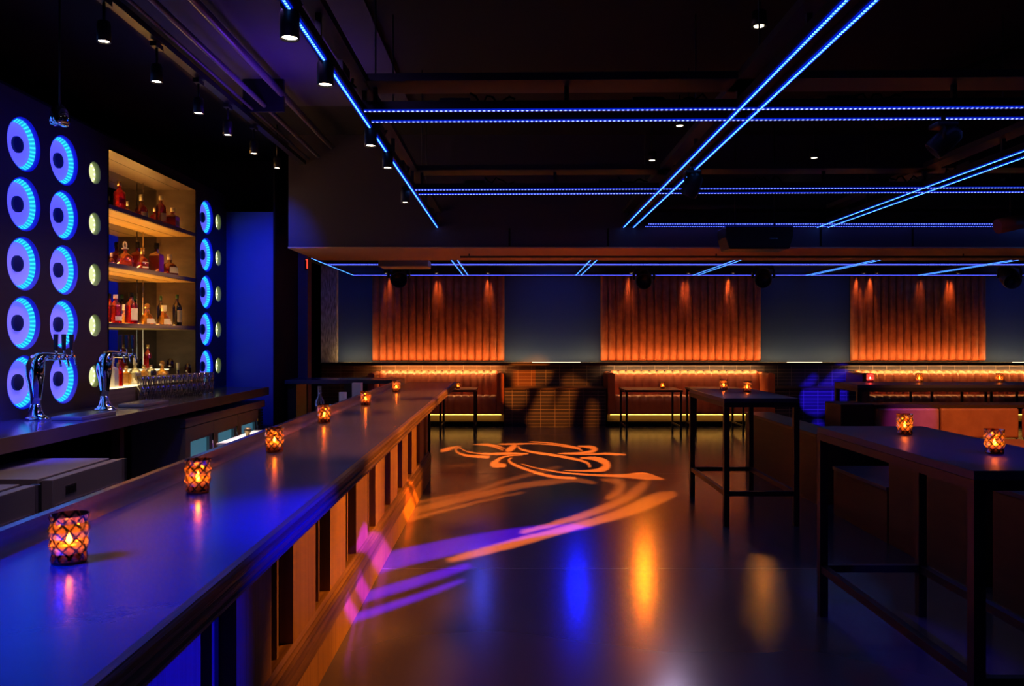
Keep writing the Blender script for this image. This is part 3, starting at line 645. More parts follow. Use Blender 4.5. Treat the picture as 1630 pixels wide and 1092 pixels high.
sb(229, 0.12, ZB, 28, 13, 'square', 'gold', 'gold', None, 'short golden bottle behind the round clear one', g4)
sb(240, 0.08, ZB, 38, 20, 'round', 'clear', 'black', (0.1, 0.5), 'clear bottle with a dark printed label and black cap', g4, M_flatblack)
sb(258, 0.07, ZB, 30, 23, 'round', 'gold', 'ball', None, 'round golden bottle with ball stopper right of the glowing step', g4)
sb(235, 0.28, ZU, 40, 13, 'tall', 'red', 'gold', None, 'red bottle on the raised rear step below the shelf', g4)
sb(272, 0.26, ZU, 26, 14, 'squat', 'brown', 'cream', None, 'small brown bottle on the raised rear step', g4)
sb(283, 0.10, 1.0405, 46, 16, 'squat', 'dark', 'cream', (0.3, 0.55), 'leaning dark bottle before the red bottle on the counter', g4)
sb(301, 0.08, 1.0405, 62, 17, 'tall', 'red', 'black', (0.2, 0.42), 'tall red bottle beside the far niche wall', g4)

# glasses, stacked in pairs along the counter
def make_glass():
    t = MB().lathe([(0.0, 0.004), (0.030, 0.0), (0.033, 0.004), (0.041, 0.115), (0.0400, 0.1155), (0.0385, 0.112)], seg=18).build('tumbler', M_clear)
    return t
ORD = 'first second third fourth fifth sixth seventh eighth ninth tenth eleventh twelfth thirteenth last'.split()
gl = make_glass(); ng = 14; fg = True
for k in range(ng):
    px = 226+(334-226)*k/(ng-1); by = 636.5-(636.5-626.0)*k/(ng-1)
    p = floorpt(px, by, 1.04)
    for row in (0, 1):
        pos = (p[0], p[1], 1.0405+row*0.0885)
        o = gl if fg else gl.copy()
        if not fg: COL.objects.link(o)
        o.location = pos; fg = False
        tag(o, '%s clear tumbler of the %s stacked pair in the row, counted from the light box' % ('upper' if row else 'lower', ORD[k]), 'glass',
            'upper tumblers of the stacked row' if row else 'lower tumblers of the stacked row')

# beer towers
def make_tower():
    t = thing('beer_tower', 'x', 'beer tower', group='chrome beer towers on the back counter')
    # lathed foot and leaning column
    MB().lathe([(0, 0), (0.088, 0), (0.09, 0.006), (0.075, 0.014), (0.05, 0.035), (0.035, 0.08), (0.030, 0.12), (0, 0.12)], seg=28).build('foot', M_chrome, t)
    path = [(0, 0, 0.10), (0, 0.0, 0.16), (0, -0.005, 0.24), (0, -0.012, 0.31), (0, -0.008, 0.37), (0, 0.02, 0.415), (0, 0.08, 0.435), (0, 0.16, 0.44), (0, 0.30, 0.435), (0, 0.46, 0.43), (0, 0.50, 0.43)]
    rad = [0.031, 0.036, 0.046, 0.058, 0.060, 0.052, 0.036, 0.030, 0.027, 0.026, 0.020]
    MB().tube(path, rad, 18).build('column', M_chrome, t)
    for yv in (0.20, 0.33, 0.46):
        tp = MB().cyl((0.02, yv, 0.435), (0.07, yv, 0.435), 0.011, 12).tube([(0.055, yv, 0.435), (0.07, yv, 0.425), (0.075, yv, 0.40), (0.082, yv, 0.365)], 0.008, 10).cyl((0.055, yv, 0.44), (0.05, yv, 0.485), 0.007, 10).build('tap', M_chrome, t)
        MB().prism([(0.038, 0.485), (0.058, 0.485), (0.062, 0.60), (0.034, 0.60)], 1, yv-0.013, yv+0.013).build('tap_handle', mat('tap_handle_black', (0.02, 0.02, 0.05), 0.25), tp, 0.004)
    return t
tw = make_tower(); tw['label'] = 'chrome three-tap beer tower nearest, in front of the blue ring ports'
tw.location = (-3.12, 5.13, 1.04); tw.scale = (1, 0.72, 0.93)
t2 = dup(tw, (-3.05, 5.86, 1.04), None, 'chrome three-tap beer tower beside the glowing light box')
def drip(loc, label):
    t = thing('drip_tray', label, 'drip tray', loc, group='drip trays under the beer taps')
    box(-0.10, 0.10, -0.22, 0.22, 0, 0.022).build('tray', M_steel2, t, 0.003)
    mb = MB()
    for k in range(21): mb.box(-0.09, 0.09, -0.205+k*0.02, -0.195+k*0.02, 0.0222, 0.026)
    mb.build('grille', M_steel, t)
drip((-2.88, 5.28, 1.04), 'steel drip tray before the nearest beer tower'); drip((-2.95, 6.28, 1.04), 'steel drip tray before the second beer tower')

# under counter equipment
def fridge(y0, y1, label, logo=True):
    t = thing('undercounter_fridge', label, 'fridge', (-2.30, (y0+y1)/2, 0), group='steel undercounter fridges')
    hy = (y1-y0)/2
    box(-0.55, -0.075, -hy, hy, 0.08, 0.865).build('cabinet', M_steel2, t, 0.004)
    box(-0.50, -0.12, -hy+0.03, hy-0.03, 0, 0.08).build('plinth', M_flatblack, t)
    box(-0.073, -0.058, -hy+0.01, hy-0.01, 0.10, 0.845).build('gasket', M_flatblack, t)
    d = box(-0.056, 0.0, -hy, hy, 0.10, 0.86).build('door', M_steel2, t, 0.003)
    MB().prism([(0.0, 0.68), (0.018, 0.69), (0.02, 0.715), (0.004, 0.73), (0.0, 0.73)], 1, -hy+0.02, hy-0.02).build('handle', M_steel, d)
    if logo:
        l = box(0.0, 0.003, -hy+0.11, -hy+0.21, 0.765, 0.81).build('badge', M_steel, d)
        mb = MB()
        for q in range(4): mb.box(0.0031, 0.0042, -hy+0.12+q*0.021, -hy+0.134+q*0.021, 0.773, 0.80)
        mb.build('badge_letters', M_flatblack, d)
    MB().box(-0.03, 0.012, hy+0.001, hy+0.03, 0.62, 0.86).build('hinge', M_steel, t)
fridge(3.92, 4.62, 'steel undercounter fridge with a small badge on its door')
fridge(3.05, 3.78, 'steel undercounter fridge cut by the left picture edge', False)
cl = thing('glass_door_cooler', 'low cooler with three blue-lit glass doors and a louvred end', 'cooler', (-2.72, 7.5, 0))
box(-0.45, -0.045, -0.98, 1.1, 0.06, 0.90).build('cabinet', M_steel2, cl); box(-0.42, -0.10, -0.95, 1.05, 0, 0.06).build('plinth', M_flatblack, cl)
box(-0.044, 0.0, -0.98, 1.1, 0.83, 0.90).build('top_rail', M_steel2, cl)
for k in range(3):
    a, b = -0.98+k*0.62, -0.98+(k+1)*0.62-0.012
    d = MB().box(-0.044, 0, a, a+0.10, 0.10, 0.822).box(-0.044, 0, b-0.10, b, 0.10, 0.822).box(-0.044, 0, a+0.10, b-0.10, 0.70, 0.822).box(-0.044, 0, a+0.10, b-0.10, 0.10, 0.2).build('door', M_steel2, cl)
    box(-0.030, -0.026, a+0.10, b-0.10, 0.2, 0.70).build('glass_pane', M_coolglass, d)
    MB().box(0.0, 0.012, b-0.07, b-0.03, 0.64, 0.72).cyl((0.012, b-0.05, 0.3), (0.012, b-0.05, 0.66), 0.008, 8).build('handle', M_chrome, d)
mb = MB()
for q in range(24): mb.box(-0.044, -0.02, 0.90, 1.1, 0.12+q*0.029, 0.138+q*0.029)
mb.build('louvre', M_dkwood, cl)

# ---------------------------------------------------------------- high tables
def hightable(loc, w, l, label, rail=0.27, nl=2, lw=0.045, h=1.07, tag_group='high tables with square steel frames'):
    t = thing('high_table', label, 'table', loc, group=tag_group)
    box(0, w, 0, l, h-0.035, h).build('tabletop', M_tabletop, t, 0.003)
    MB().box(0.0, w, 0.0, lw, h-0.075, h-0.0355).box(0, w, l-lw, l, h-0.075, h-0.0355).box(0, lw, lw, l-lw, h-0.075, h-0.0355).box(w-lw, w, lw, l-lw, h-0.075, h-0.0355).build('apron', M_tableedge, t)
    for x in (0, w-lw):
        for y in (0, l-lw): box(x, x+lw, y, y+lw, 0, h-0.0755).build('leg', M_tableedge, t)
    MB().box(lw, w-lw, 0.005, lw-0.005, rail-0.02, rail+0.02).build('foot_rail', M_tableedge, t); MB().box(lw, w-lw, l-lw+0.005, l-0.005, rail-0.02, rail+0.02).build('foot_rail', M_tableedge, t)
    MB().box(0.005, lw-0.005, lw, l-lw, rail-0.02, rail+0.02).build('foot_rail', M_tableedge, t); MB().box(w-lw+0.005, w-0.005, lw, l-lw, rail-0.02, rail+0.02).build('foot_rail', M_tableedge, t)
    return t
hightable((1.765, 6.57, 0), 0.63, 1.30, 'slim black high table with two candles, in the middle of the floor')
hightable((1.725, 2.94, 0), 0.60, 1.52, 'black high table nearest at the right with two amber candles on top')
hightable((3.75, 8.55, 0), 3.9, 0.62, 'long dark high table before the right banquette, running out of the picture')
#small('black_canister', 'black cylinder hanging below the long high table top', 'canister', (4.75, 8.9, 0.72), MB().lathe([(0, 0), (0.08, 0), (0.08, 0.274), (0, 0.274)], seg=18), M_flatblack) if False else None

# booths on the right
def boxunit(name, x0, x1, y0, y1, h, label, cat, capm=M_tabletop, cap=0.03, face=M_dkwood, group=None):
    t = thing(name, label, cat, (x0, y0, 0), group=group)
    box(0, x1-x0, 0, y1-y0, 0, h-cap).build('panel', face, t); box(-0.01, x1-x0+0.01, -0.01, y1-y0+0.01, h-cap, h).build('cap', capm, t, 0.003)
    return t
gb = 'low dark wooden booth partitions'
boxunit('booth_partition', 2.87, 3.17, 7.43, 9.70, 0.67, 'low dark wood partition seen through the slim high table', 'partition', mat('cap_oak', (0.12, 0.07, 0.05), 0.3), group=gb)
boxunit('booth_partition', 2.87, 3.3, 4.95, 6.0, 0.80, 'dark wood partition behind the legs of the near right high table', 'partition', group=gb)
boxunit('booth_partition', 2.87, 3.5, 2.4, 4.7, 0.69, 'low dark wood block at the right picture edge', 'partition', group=gb)
boxunit('booth_bench', 2.87, 4.6, 6.03, 7.03, 0.43, 'low bench end with a dark top, under the near right high table', 'bench')
bo = thing('corner_booth', 'tan leather corner booth behind the near right high table', 'booth', (3.70, 8.05, 0)) 
box(-0.34, 0.0, 0, 0.42, 0, 0.90).build('end_panel', M_dkwood, bo, 0.01)
def pad(x0, x1, y0, y1, z0, z1, name='back_pad'):
    box(x0, x1, y0, y1, z0, z1).build(name, M_booth, bo, 0.02)
box(0.001, 3.9, -0.02, 0.33, 0.865, 0.895).build('top_ledge', M_dkwood, bo)
pad(0.02, 0.64, -0.06, 0.2, 0.56, 0.863); pad(0.655, 1.45, -0.06, 0.2, 0.56, 0.863); pad(1.46, 1.60, -1.5, -0.07, 0.56, 0.863); box(1.61, 1.80, -1.6, -0.03, 0, 0.895).build('side_ledge', M_dkwood, bo)
pad(0.02, 1.45, -0.60, -0.07, 0.42, 0.555, 'seat'); box(0.02, 1.45, -0.53, 0.2, 0, 0.42).build('base', M_flatblack, bo)

# ---------------------------------------------------------------- ceiling grid of light trusses
ZL = 2.76
def truss(axis, fixed, a0, a1, gap, label, slope=0.0, posts=True, group='blue edge-lit ceiling trusses', top=True):
    """lower rails carry a blue diode strip each; a steel channel runs above"""
    t = thing('light_truss', label, 'light truss', (0, 0, 0), group=group)
    sides = (-gap/2, gap/2) if gap else (0,)
    if slope and axis == 'X': t.rotation_euler = (0, 0, slope); t.location = (0, fixed, 0); fx = 0
    elif axis == 'X': t.location = (0, fixed, 0); fx = 0
    else: t.location = (fixed, 0, 0); fx = 0
    def bx(mb, f0, f1, z0, z1, b0=a0, b1=a1):
        if axis == 'X': mb.box(b0, b1, fx+f0, fx+f1, z0, z1)
        else: mb.box(fx+f0, fx+f1, b0, b1, z0, z1)
        return mb
    for s in sides:
        bx(MB(), s-0.022, s+0.022, ZL+0.004, ZL+0.045).build('lower_rail', M_black, t)
        o = bx(MB(), s-0.0125, s+0.0125, ZL-0.001, ZL+0.004).build('led_halo', M_led_halo, t)  # emissive band widening the tape to imitate its glow
        bx(MB(), s-0.0042, s+0.0042, ZL-0.004, ZL-0.001).build('led_diodes', M_led[axis], o)
    hw = (gap/2 if gap else 0.03)
    if gap: bx(MB(), -gap/2+0.0225, gap/2-0.0225, ZL+0.03, ZL+0.04).build('pan', M_black, t)
    if top:
        bx(MB(), -hw-0.01, hw+0.01, 2.915, 2.955).build('upper_channel', M_strut, t)
    if posts:
        n = max(2, int((a1-a0)/1.02))
        for k in range(n+1):
            c = a0+0.04+(a1-a0-0.08)*k/n
            bx(MB(), -0.012, 0.012, ZL+0.045, 2.915, c-0.012, c+0.012).build('post', M_strut, t)
            if k < n:
                q = c+0.35; bx(MB(), -0.025, 0.025, ZL+0.046, ZL+0.09, q, q+0.16).build('driver_box', M_strut, t)
                cc = [(q+0.16+0.03*j, random.uniform(-0.02, 0.02), ZL+0.07+random.uniform(-0.02, 0.05)) for j in range(9)]
                MB().tube([(x_, y_, z_) if axis == 'X' else (y_, x_, z_) for x_, y_, z_ in cc], 0.006, 6).build('cable', M_flatblack, t)
            if k % 2 == 0 and top:
                pz = (c, 0.0) if axis == 'X' else (0.0, c)
                MB().cyl((pz[0], pz[1], 2.955), (pz[0], pz[1], ZC), 0.005, 6).build('hanger_rod', M_strut, t)
    return t
truss('Y', -0.81, 1.2, 8.37, 0, 'blue LED truss running above the bar, leftmost in the room')
truss('Y', 1.229, 1.2, 8.37, 0.105, 'double blue LED truss running away over the middle of the floor')
truss('Y', 3.30, 1.2, 8.37, 0.115, 'double blue LED truss running away over the right high tables')
truss('Y', 5.47, 5.0, 8.37, 0.115, 'double blue LED truss at the far right of the front room')
truss('X', 4.205, -0.78, 7.5, 0.20, 'nearest cross truss with two dotted blue LED lines', slope=-0.019)
truss('X', 6.36, -0.78, 9.0, 0.19, 'middle cross truss with two dotted blue LED lines', slope=-0.02)
truss('X', 8.22, 1.4, 10.5, 0.19, 'cross truss lying against the ceiling beam')
gl2 = 'blue edge-lit trusses of the lounge beyond the beam'
for x, g, lb in ((-2.97, 0, 'leftmost'), (-0.885, 0.09, 'second'), (1.21, 0.095, 'third'), (3.38, 0.09, 'fourth'), (5.48, 0.09, 'fifth'), (7.55, 0.10, 'sixth')):
    truss('Y', x, 9.7, 14.56, g, '%s lounge LED truss counted from the left, beyond the beam' % lb, posts=False, group=gl2, top=False)
truss('X', 14.56, -2.97, 11.2, 0, 'farthest cross LED line against the back wall', posts=False, group=gl2, top=False)
truss('X', 12.5, -2.97, 11.2, 0.14, 'double cross LED line in the middle of the lounge ceiling', posts=False, group=gl2, top=False)

# ---------------------------------------------------------------- lamps
def tracklamp(loc, label, group, aim=None, power=0, color=(1, 0.72, 0.45), cone=60, s=1.0, tall=0.10, size=0.03):
    t = thing('track_spotlight', label, 'spotlight', loc, group=group)
    MB().lathe([(0, 0.11), (0.030, 0.11), (0.036, 0.09), (0.036, 0.0), (0.031, 0.0), (0.031, 0.012), (0, 0.012)], seg=18).build('housing', M_black, t)
    MB().lathe([(0, 0.008), (0.029, 0.008), (0.029, 0.0115), (0, 0.0115)], seg=18).build('lens', M_lens, t)
    MB().cyl((0, 0, 0.1102), (0, 0, 0.11+tall), 0.009, 8).box(-0.02, 0.02, -0.05, 0.05, 0.11+tall, 0.14+tall).build('bracket', M_black, t)
    for c in t.children: c.scale = (s, s, s)
    if power:
        a = aim or (loc[0], loc[1], 0); lamp('spot_lamp', 'SPOT', (loc[0], loc[1], loc[2]-0.012), a, color, power, size, cone, 0.6)
    return t
GB = 'spotlights hung in a row over the back counter'
for k, (px, py) in enumerate(((165.5, 67), (249.5, 131), (316, 181), (362.5, 215.5), (404, 245))):
    z = 3.16; Y = F*(z-H)/(HY-py); X = (px-HX)/F*Y
    tracklamp((X, Y, z), '%s spotlight from the near end over the back counter' % ['first', 'second', 'third', 'fourth', 'fifth'][k], GB, (X-0.75, Y+0.1, 1.0), 16, (1, 0.62, 0.36), 75)
# track carrying them
tk = thing('lighting_track', 'black track and conduits along the ceiling over the bar aisle', 'track', (-2.22, 0, 0))
MB().box(-0.03, 0.03, 2.5, 8.3, 3.41, 3.45).build('track', M_black, tk); MB().cyl((0.16, 2.5, 3.5), (0.16, 8.3, 3.5), 0.02, 8).cyl((0.30, 2.5, 3.6), (0.30, 8.3, 3.6), 0.028, 8).cyl((0.06, 2.5, 3.47), (0.06, 8.3, 3.47), 0.012, 8).build('conduit', mat('conduit', (0.25, 0.22, 0.3), 0.4, metal=0.6), tk)
MB().box(-0.02, 0.32, 3.5, 3.53, 3.45, ZC).build('hanger', M_black, tk); MB().box(-0.02, 0.32, 6.5, 6.53, 3.45, ZC).build('hanger', M_black, tk)
GR = 'spotlights on the left truss over the bar'
for k, (px, py) in enumerate(((461, 62), (518, 136), (590, 233), (617, 268), (645, 323))):
    z = 2.66; Y = F*(z-H)/(HY-py); X = (px-HX)/F*Y
    tracklamp((X, Y, z), '%s spotlight from the near end on the left truss over the bar' % ['first', 'second', 'third', 'fourth', 'fifth'][k], GR, (X-0.02, Y+0.1, 1.0), 5, (1, 0.66, 0.42), 70, tall=-0.01)
tracklamp(at(441, 268, 8.0), 'spotlight before the partition at the end of the bar aisle', 'lone spotlights', None, 0, tall=0.38)
GW = 'small downlights grazing the leather wall panels'
for k, (px, pw) in enumerate(((615, 14), (695, 26), (777, 24), (1004, 22), (1095, 30), (1166, 34), (1373, 24), (1394, 22), (1475, 10), (1523, 36))):
    X = (px-HX)/F*14.5
    t = thing('wall_downlight', 'small downlight above the leather panels, number %s from the left' % ['one', 'two', 'three', 'four', 'five', 'six', 'seven', 'eight', 'nine', 'ten'][k], 'downlight', (X, 14.45, 2.78), group=GW)
    MB().lathe([(0, 0.05), (0.035, 0.05), (0.04, 0.0), (0.033, 0.0), (0.03, 0.02), (0, 0.02)], seg=14).build('housing', M_black, t)
    MB().lathe([(0, 0.004), (0.03, 0.004), (0.03, 0.012), (0, 0.012)], seg=14).build('lens', M_lens_small, t); MB().cyl((0, 0, 0.0501), (0, 0, 0.17), 0.01, 8).build('stem', M_black, t)
    lamp('panel_lamp', 'SPOT', (X, 14.70, 2.83), (X, 14.79, 1.45), (1, 0.34, 0.10), pw*0.65, 0.012, 34, 1.0)
GC = 'recessed ceiling downlights'
for k, (px, py) in enumerate(((1208, 43), (1082, 201), (1038, 256), (1296, 252), (1498, 250), (1628, 195))):
    z = ZC-0.28; Y = F*(z-H)/(HY-py); X = (px-HX)/F*Y
    if Y > 8.2: z = 2.56+0.9; Y = 8.1; X = (px-HX)/F*Y; z = H+(HY-py)/F*Y
    t = thing('ceiling_downlight', '%s downlight hanging from the black ceiling, counted from the left of the middle truss' % ['nearest', 'second', 'third', 'fourth', 'fifth', 'last'][k], 'downlight', (X, Y, z), group=GC)
    MB().lathe([(0, 0.09), (0.045, 0.09), (0.05, 0.0), (0.043, 0.0), (0.04, 0.02), (0, 0.02)], seg=16).build('housing', M_black, t)
    MB().lathe([(0, 0.004), (0.03, 0.004), (0.03, 0.010), (0, 0.010)], seg=14).build('lens', M_lens_small, t)
    MB().cyl((0, 0, 0.0901), (0, 0, ZC-z), 0.008, 8).build('stem', M_black, t)

# ---------------------------------------------------------------- moving heads with gobos
def basis(L, aim):
    ax = (Vector(aim)-Vector(L)).normalized(); u = ax.orthogonal().normalized(); v = ax.cross(u); return ax, u, v
def seg_mask(PX, PY, strokes):
    m = np.zeros(PX.shape, bool)
    for st in strokes:
        # smooth the polyline (Catmull-Rom)
        P = np.array(st, float)
        if len(P) > 2:
            Q = np.vstack([2*P[0]-P[1], P, 2*P[-1]-P[-2]]); out = []
            for i in range(1, len(Q)-2):
                for tt in np.linspace(0, 1, 5, endpoint=False):
                    a, b, c, d = Q[i-1], Q[i], Q[i+1], Q[i+2]
                    out.append(0.5*(2*b+(c-a)*tt+(2*a-5*b+4*c-d)*tt*tt+(3*b-a-3*c+d)*tt**3))
            out.append(P[-1]); P = np.array(out)
        if len(P) == 1: m |= (np.hypot(PX-P[0, 0], PY-P[0, 1]) < P[0, 2]/2); continue
        for i in range(len(P)-1):
            x0, y0, w0 = P[i]; x1, y1, w1 = P[i+1]; dx, dy = x1-x0, y1-y0; L2 = dx*dx+dy*dy+1e-9
            t = np.clip(((PX-x0)*dx+(PY-y0)*dy)/L2, 0, 1)
            m |= (np.hypot(PX-x0-t*dx, PY-y0-t*dy) < (w0+(w1-w0)*t)/2)
    return m
def moving_head(hang, label, aim, strokes=None, plane=('z', 0.0), color=(1, 1, 1), power=100, cone=40, soft=0.0006, N=420, s=1.0, ztop=2.955, lensglow=None, group='moving head stage lights', blend=0.1):
    """head on a yoke under a base; a cut steel gobo plate in front of the lamp shapes the beam"""
    base = Vector(hang); t = thing('moving_head_light', label, 'stage light', hang, group=group)
    dist = 0.09*s; hc = base+Vector((0, 0, -0.17*s)); ax, u, v = basis(hc, aim)
    MB().box(-0.09*s, 0.09*s, -0.09*s, 0.09*s, -0.045*s, 0.0).build('base', M_black, t, 0.008)
    if ztop-hang[2] > 0.005: MB().cyl((0, 0, 0), (0, 0, ztop-hang[2]), 0.012, 8).build('clamp', M_black, t)
    yr = 0.115*s
    side = Vector((0, 0, 1)).cross(ax); side = side.normalized() if side.length > 0.1 else Vector((1, 0, 0))
    up = Vector((0, 0, 1)); mb = MB()
    for q in (-1, 1):
        a = side*yr*q; mb.tube([Vector((0, 0, -0.046*s))+side*0.05*s*q, Vector((0, 0, -0.06*s))+a*0.9, Vector((0, 0, -0.10*s))+a, Vector((0, 0, -0.17*s))+a], 0.014*s, 8)
    mb.build('yoke', M_black, t)
    o0 = hc-base
    prof = [(0.0, -0.16), (0.055, -0.155), (0.085, -0.12), (0.095, -0.05), (0.098, 0.04), (0.094, 0.10), (0.090, 0.115), (0.080, 0.115), (0.080, -0.02), (0.0, -0.02)]
    seg = 22; vs = []
    for i in range(seg):
        a = 2*PI*i/seg
        for r, z in prof: vs.append(o0+(u*math.cos(a)+v*math.sin(a))*r*s+ax*z*s)
    n = len(prof); MB().add(vs, [(i*n+k, ((i+1) % seg)*n+k, ((i+1) % seg)*n+k+1, i*n+k+1) for i in range(seg) for k in range(n-1)], True).build('head', M_black, t)
    if strokes is not None:
        hs = min(dist*math.tan(math.radians(cone/2))*1.06, 0.077*s); g = (np.arange(N)+0.5)/N*2-1; A, B = np.meshgrid(g*hs, g*hs)
        D = [ax[i]*dist+u[i]*A+v[i]*B for i in range(3)]
        if plane[0] == 'z': tt = (plane[1]-hc.z)/np.where(D[2] < -1e-5, D[2], -1e-5)
        else: tt = (plane[1]-hc.y)/np.where(D[1] > 1e-5, D[1], 1e-5)
        X = hc.x+D[0]*tt; Y = np.maximum(hc.y+D[1]*tt, 0.3); Z = hc.z+D[2]*tt
        open_ = seg_mask(HX+X/Y*F, HY-(Z-H)/Y*F, strokes)
        mbp = MB(); cs = 2*hs/N
        c0 = o0+ax*dist
        for r in range(N):
            row = open_[r]; i = 0; y0 = -hs+r*cs; y1 = y0+cs
            while i < N:
                if row[i]: i += 1; continue
                j = i
                while j < N and not row[j]: j += 1
                x0, x1 = -hs+i*cs, -hs+j*cs; o = len(mbp.v)
                mbp.v += [tuple(c0+u*a+v*b) for a, b in ((x0, y0), (x1, y0), (x1, y1), (x0, y1))]; mbp.f.append((o, o+1, o+2, o+3)); mbp.sm.append(False); i = j
        me = bpy.data.meshes.new('gobo_plate'); me.from_pydata(mbp.v, [], mbp.f); me.materials.append(M_flatblack)
        og = bpy.data.objects.new('gobo_plate', me); COL.objects.link(og); og.parent = t
        og['label'] = 'cut steel pattern plate'
    lamp('head_lamp', 'SPOT', hc, tuple(hc+ax), color, power, soft, cone*0.98, blend)
    return t
def C(pts, ox=680, oy=690, k=4.075): return [(ox+a/k, oy+b/k, max(c/k, 1.2)) for a, b, c in pts]
swirl = [C(p) for p in (
 [(95, 112, 18), (140, 100, 26), (185, 84, 12), (240, 72, 4)],
 [(108, 70, 8), (250, 66, 9), (370, 74, 10), (440, 88, 10), (490, 108, 7)],
 [(290, 60, 7), (390, 68, 9), (460, 82, 9), (500, 98, 6)],
 [(215, 88, 5), (190, 97, 9), (190, 116, 10), (225, 136, 13), (300, 148, 16), (395, 153, 17)],
 [(210, 92, 4), (255, 116, 6), (330, 130, 8), (420, 133, 15), (530, 130, 15), (650, 132, 8)],
 [(570, 82, 22), (545, 98, 34), (520, 110, 22)],
 [(465, 69, 7), (560, 69, 12), (680, 66, 7), (800, 72, 8), (890, 84, 9), (970, 98, 9), (1005, 112, 6)],
 [(660, 53, 6), (780, 60, 7), (900, 76, 8), (990, 95, 8)],
 [(590, 84, 9), (612, 104, 12), (700, 124, 14), (800, 138, 16), (900, 155, 16), (1000, 176, 14), (1045, 196, 14), (1055, 216, 13)],
 [(980, 82, 8), (1055, 88, 20), (1090, 102, 26), (1060, 118, 18), (980, 126, 9), (880, 128, 6)],
 [(850, 130, 6), (1000, 135, 8), (1150, 132, 13), (1220, 135, 15), (1290, 138, 4)],
 [(1000, 158, 10), (1090, 163, 26), (1155, 188, 40), (1160, 218, 44), (1110, 238, 24), (1010, 243, 10), (890, 240, 5)],
 [(620, 140, 4), (540, 145, 6), (480, 158, 14), (442, 188, 30), (432, 202, 36), (500, 208, 24)],
 [(545, 158, 7), (530, 175, 13), (560, 200, 16), (640, 232, 16), (740, 264, 17), (830, 282, 18), (960, 290, 14)],
 [(615, 198, 4), (700, 222, 6), (850, 250, 9), (1000, 265, 11), (1150, 272, 15), (1280, 275, 22), (1400, 275, 46), (1480, 288, 26), (1535, 297, 6)])]
blur = [C(p) for p in (
 [(910, 190, 8), (820, 225, 24), (700, 258, 22), (500, 310, 18), (330, 368, 16), (0, 435, 16), (-300, 500, 18)],
 [(1080, 320, 20), (950, 300, 30), (800, 315, 34), (600, 340, 36), (400, 385, 38), (200, 430, 42), (0, 482, 46), (-300, 560, 50)],
 [(620, 380, 8), (300, 452, 12), (0, 528, 22), (-250, 590, 30)],
 [(1130, 298, 14), (1250, 318, 44), (1240, 375, 52), (1170, 420, 26)],
 [(1430, 300, 36), (1370, 362, 62), (1250, 440, 52), (1050, 520, 42), (850, 580, 30), (620, 640, 24)],
 [(1595, 395, 40), (1500, 420, 76), (1350, 482, 76), (1150, 552, 50), (950, 605, 44), (700, 675, 50), (400, 755, 50), (150, 820, 30)],
 [(80, 225, 8), (200, 210, 12), (330, 198, 8)])]
violet = [[(1000, 828, 3), (930, 838, 10), (850, 846, 18), (760, 862, 24), (690, 877, 26), (640, 888, 27), (560, 910, 30), (440, 945, 30)],
          [(745, 900, 9), (680, 921, 14), (600, 945, 15), (500, 975, 16)], [(735, 924, 5), (660, 952, 9), (570, 982, 12), (480, 1012, 14)]]
moving_head((0.35, 10.5, 2.86), 'small moving head just beyond the beam throwing the sharp orange swirl', (0.45, 10.25, 0), swirl, color=(1, 0.16, 0.012), power=8000, cone=80, soft=0.0003, N=600, s=0.5, ztop=2.95)
moving_head((1.229, 5.4, 2.72), 'moving head on the middle truss throwing blurred orange bands', (0.35, 6.6, 0), blur, color=(1, 0.17, 0.01), power=5600, cone=80, soft=0.0006, N=360, s=0.6, ztop=2.77)
moving_head((2.3, 4.2, 2.72), 'moving head on the near cross truss throwing violet bands', (-0.3, 5.4, 0), violet, color=(0.13, 0.0, 1), power=8000, cone=46, soft=0.00035, N=320, s=0.6, ztop=2.79)
wallg = [[(826, 575, 42), (826, 640, 40)], [(838, 572, 46)], [(888, 590, 24), (900, 600, 30)], [(890, 612, 18), (876, 645, 26), (864, 682, 34)], [(928, 610, 14), (912, 645, 24), (898, 684, 40)], [(956, 655, 14), (954, 690, 18)]]
moving_head((-1.1, 10.8, 2.86), 'moving head throwing an orange pattern on the tiled back wall', (0.7, 14.5, 0.8), wallg, ('y', 14.3), (1, 0.24, 0.02), 2200, 28, 0.0009, 260, s=0.7, ztop=2.95)
wallb = [[(1301, 584, 10), (1284, 606, 12)], [(1342, 576, 18), (1324, 598, 24), (1300, 622, 26)], [(1296, 645, 52)], [(1330, 625, 34), (1334, 700, 24)], [(1300, 690, 20)]]
moving_head((4.6, 10.5, 2.86), 'moving head throwing blue patterns on the right tiled wall', (5.75, 14.8, 0.8), wallb, ('y', 14.3), (0.03, 0.01, 1), 5000, 34, 0.0007, 260, s=0.7, ztop=2.95)
# amber heads over the lounge, their lamps mirrored in the floor
LZ = 2.76
for k, (px, Y, col, pw, aim, cone) in enumerate(((635, 13.2, (1, 0.30, 0.03), 2, (-0.55, 4.9, 0), 14), (1025, 13.6, (1, 0.20, 0.004), 105, (0.92, 5.4, 0), 14), (1215, 13.3, (1, 0.30, 0.02), 9, (1.42, 4.95, 0), 4), (1607, 13.2, (1, 0.5, 0.2), 1, (7, 8, 0), 14))):
    X = (px-HX)/F*Y
    moving_head((X, Y, 2.86), ['moving head below the pale projector box, before the left panel', 'moving head hanging before the middle leather panel', 'moving head hanging at the right edge of the middle leather panel', 'moving head hanging before the far right of the wall'][k],
                aim, None, ('z', 0), col, pw, cone, 0.05, s=1.5, ztop=2.95, group='moving heads hung over the lounge')

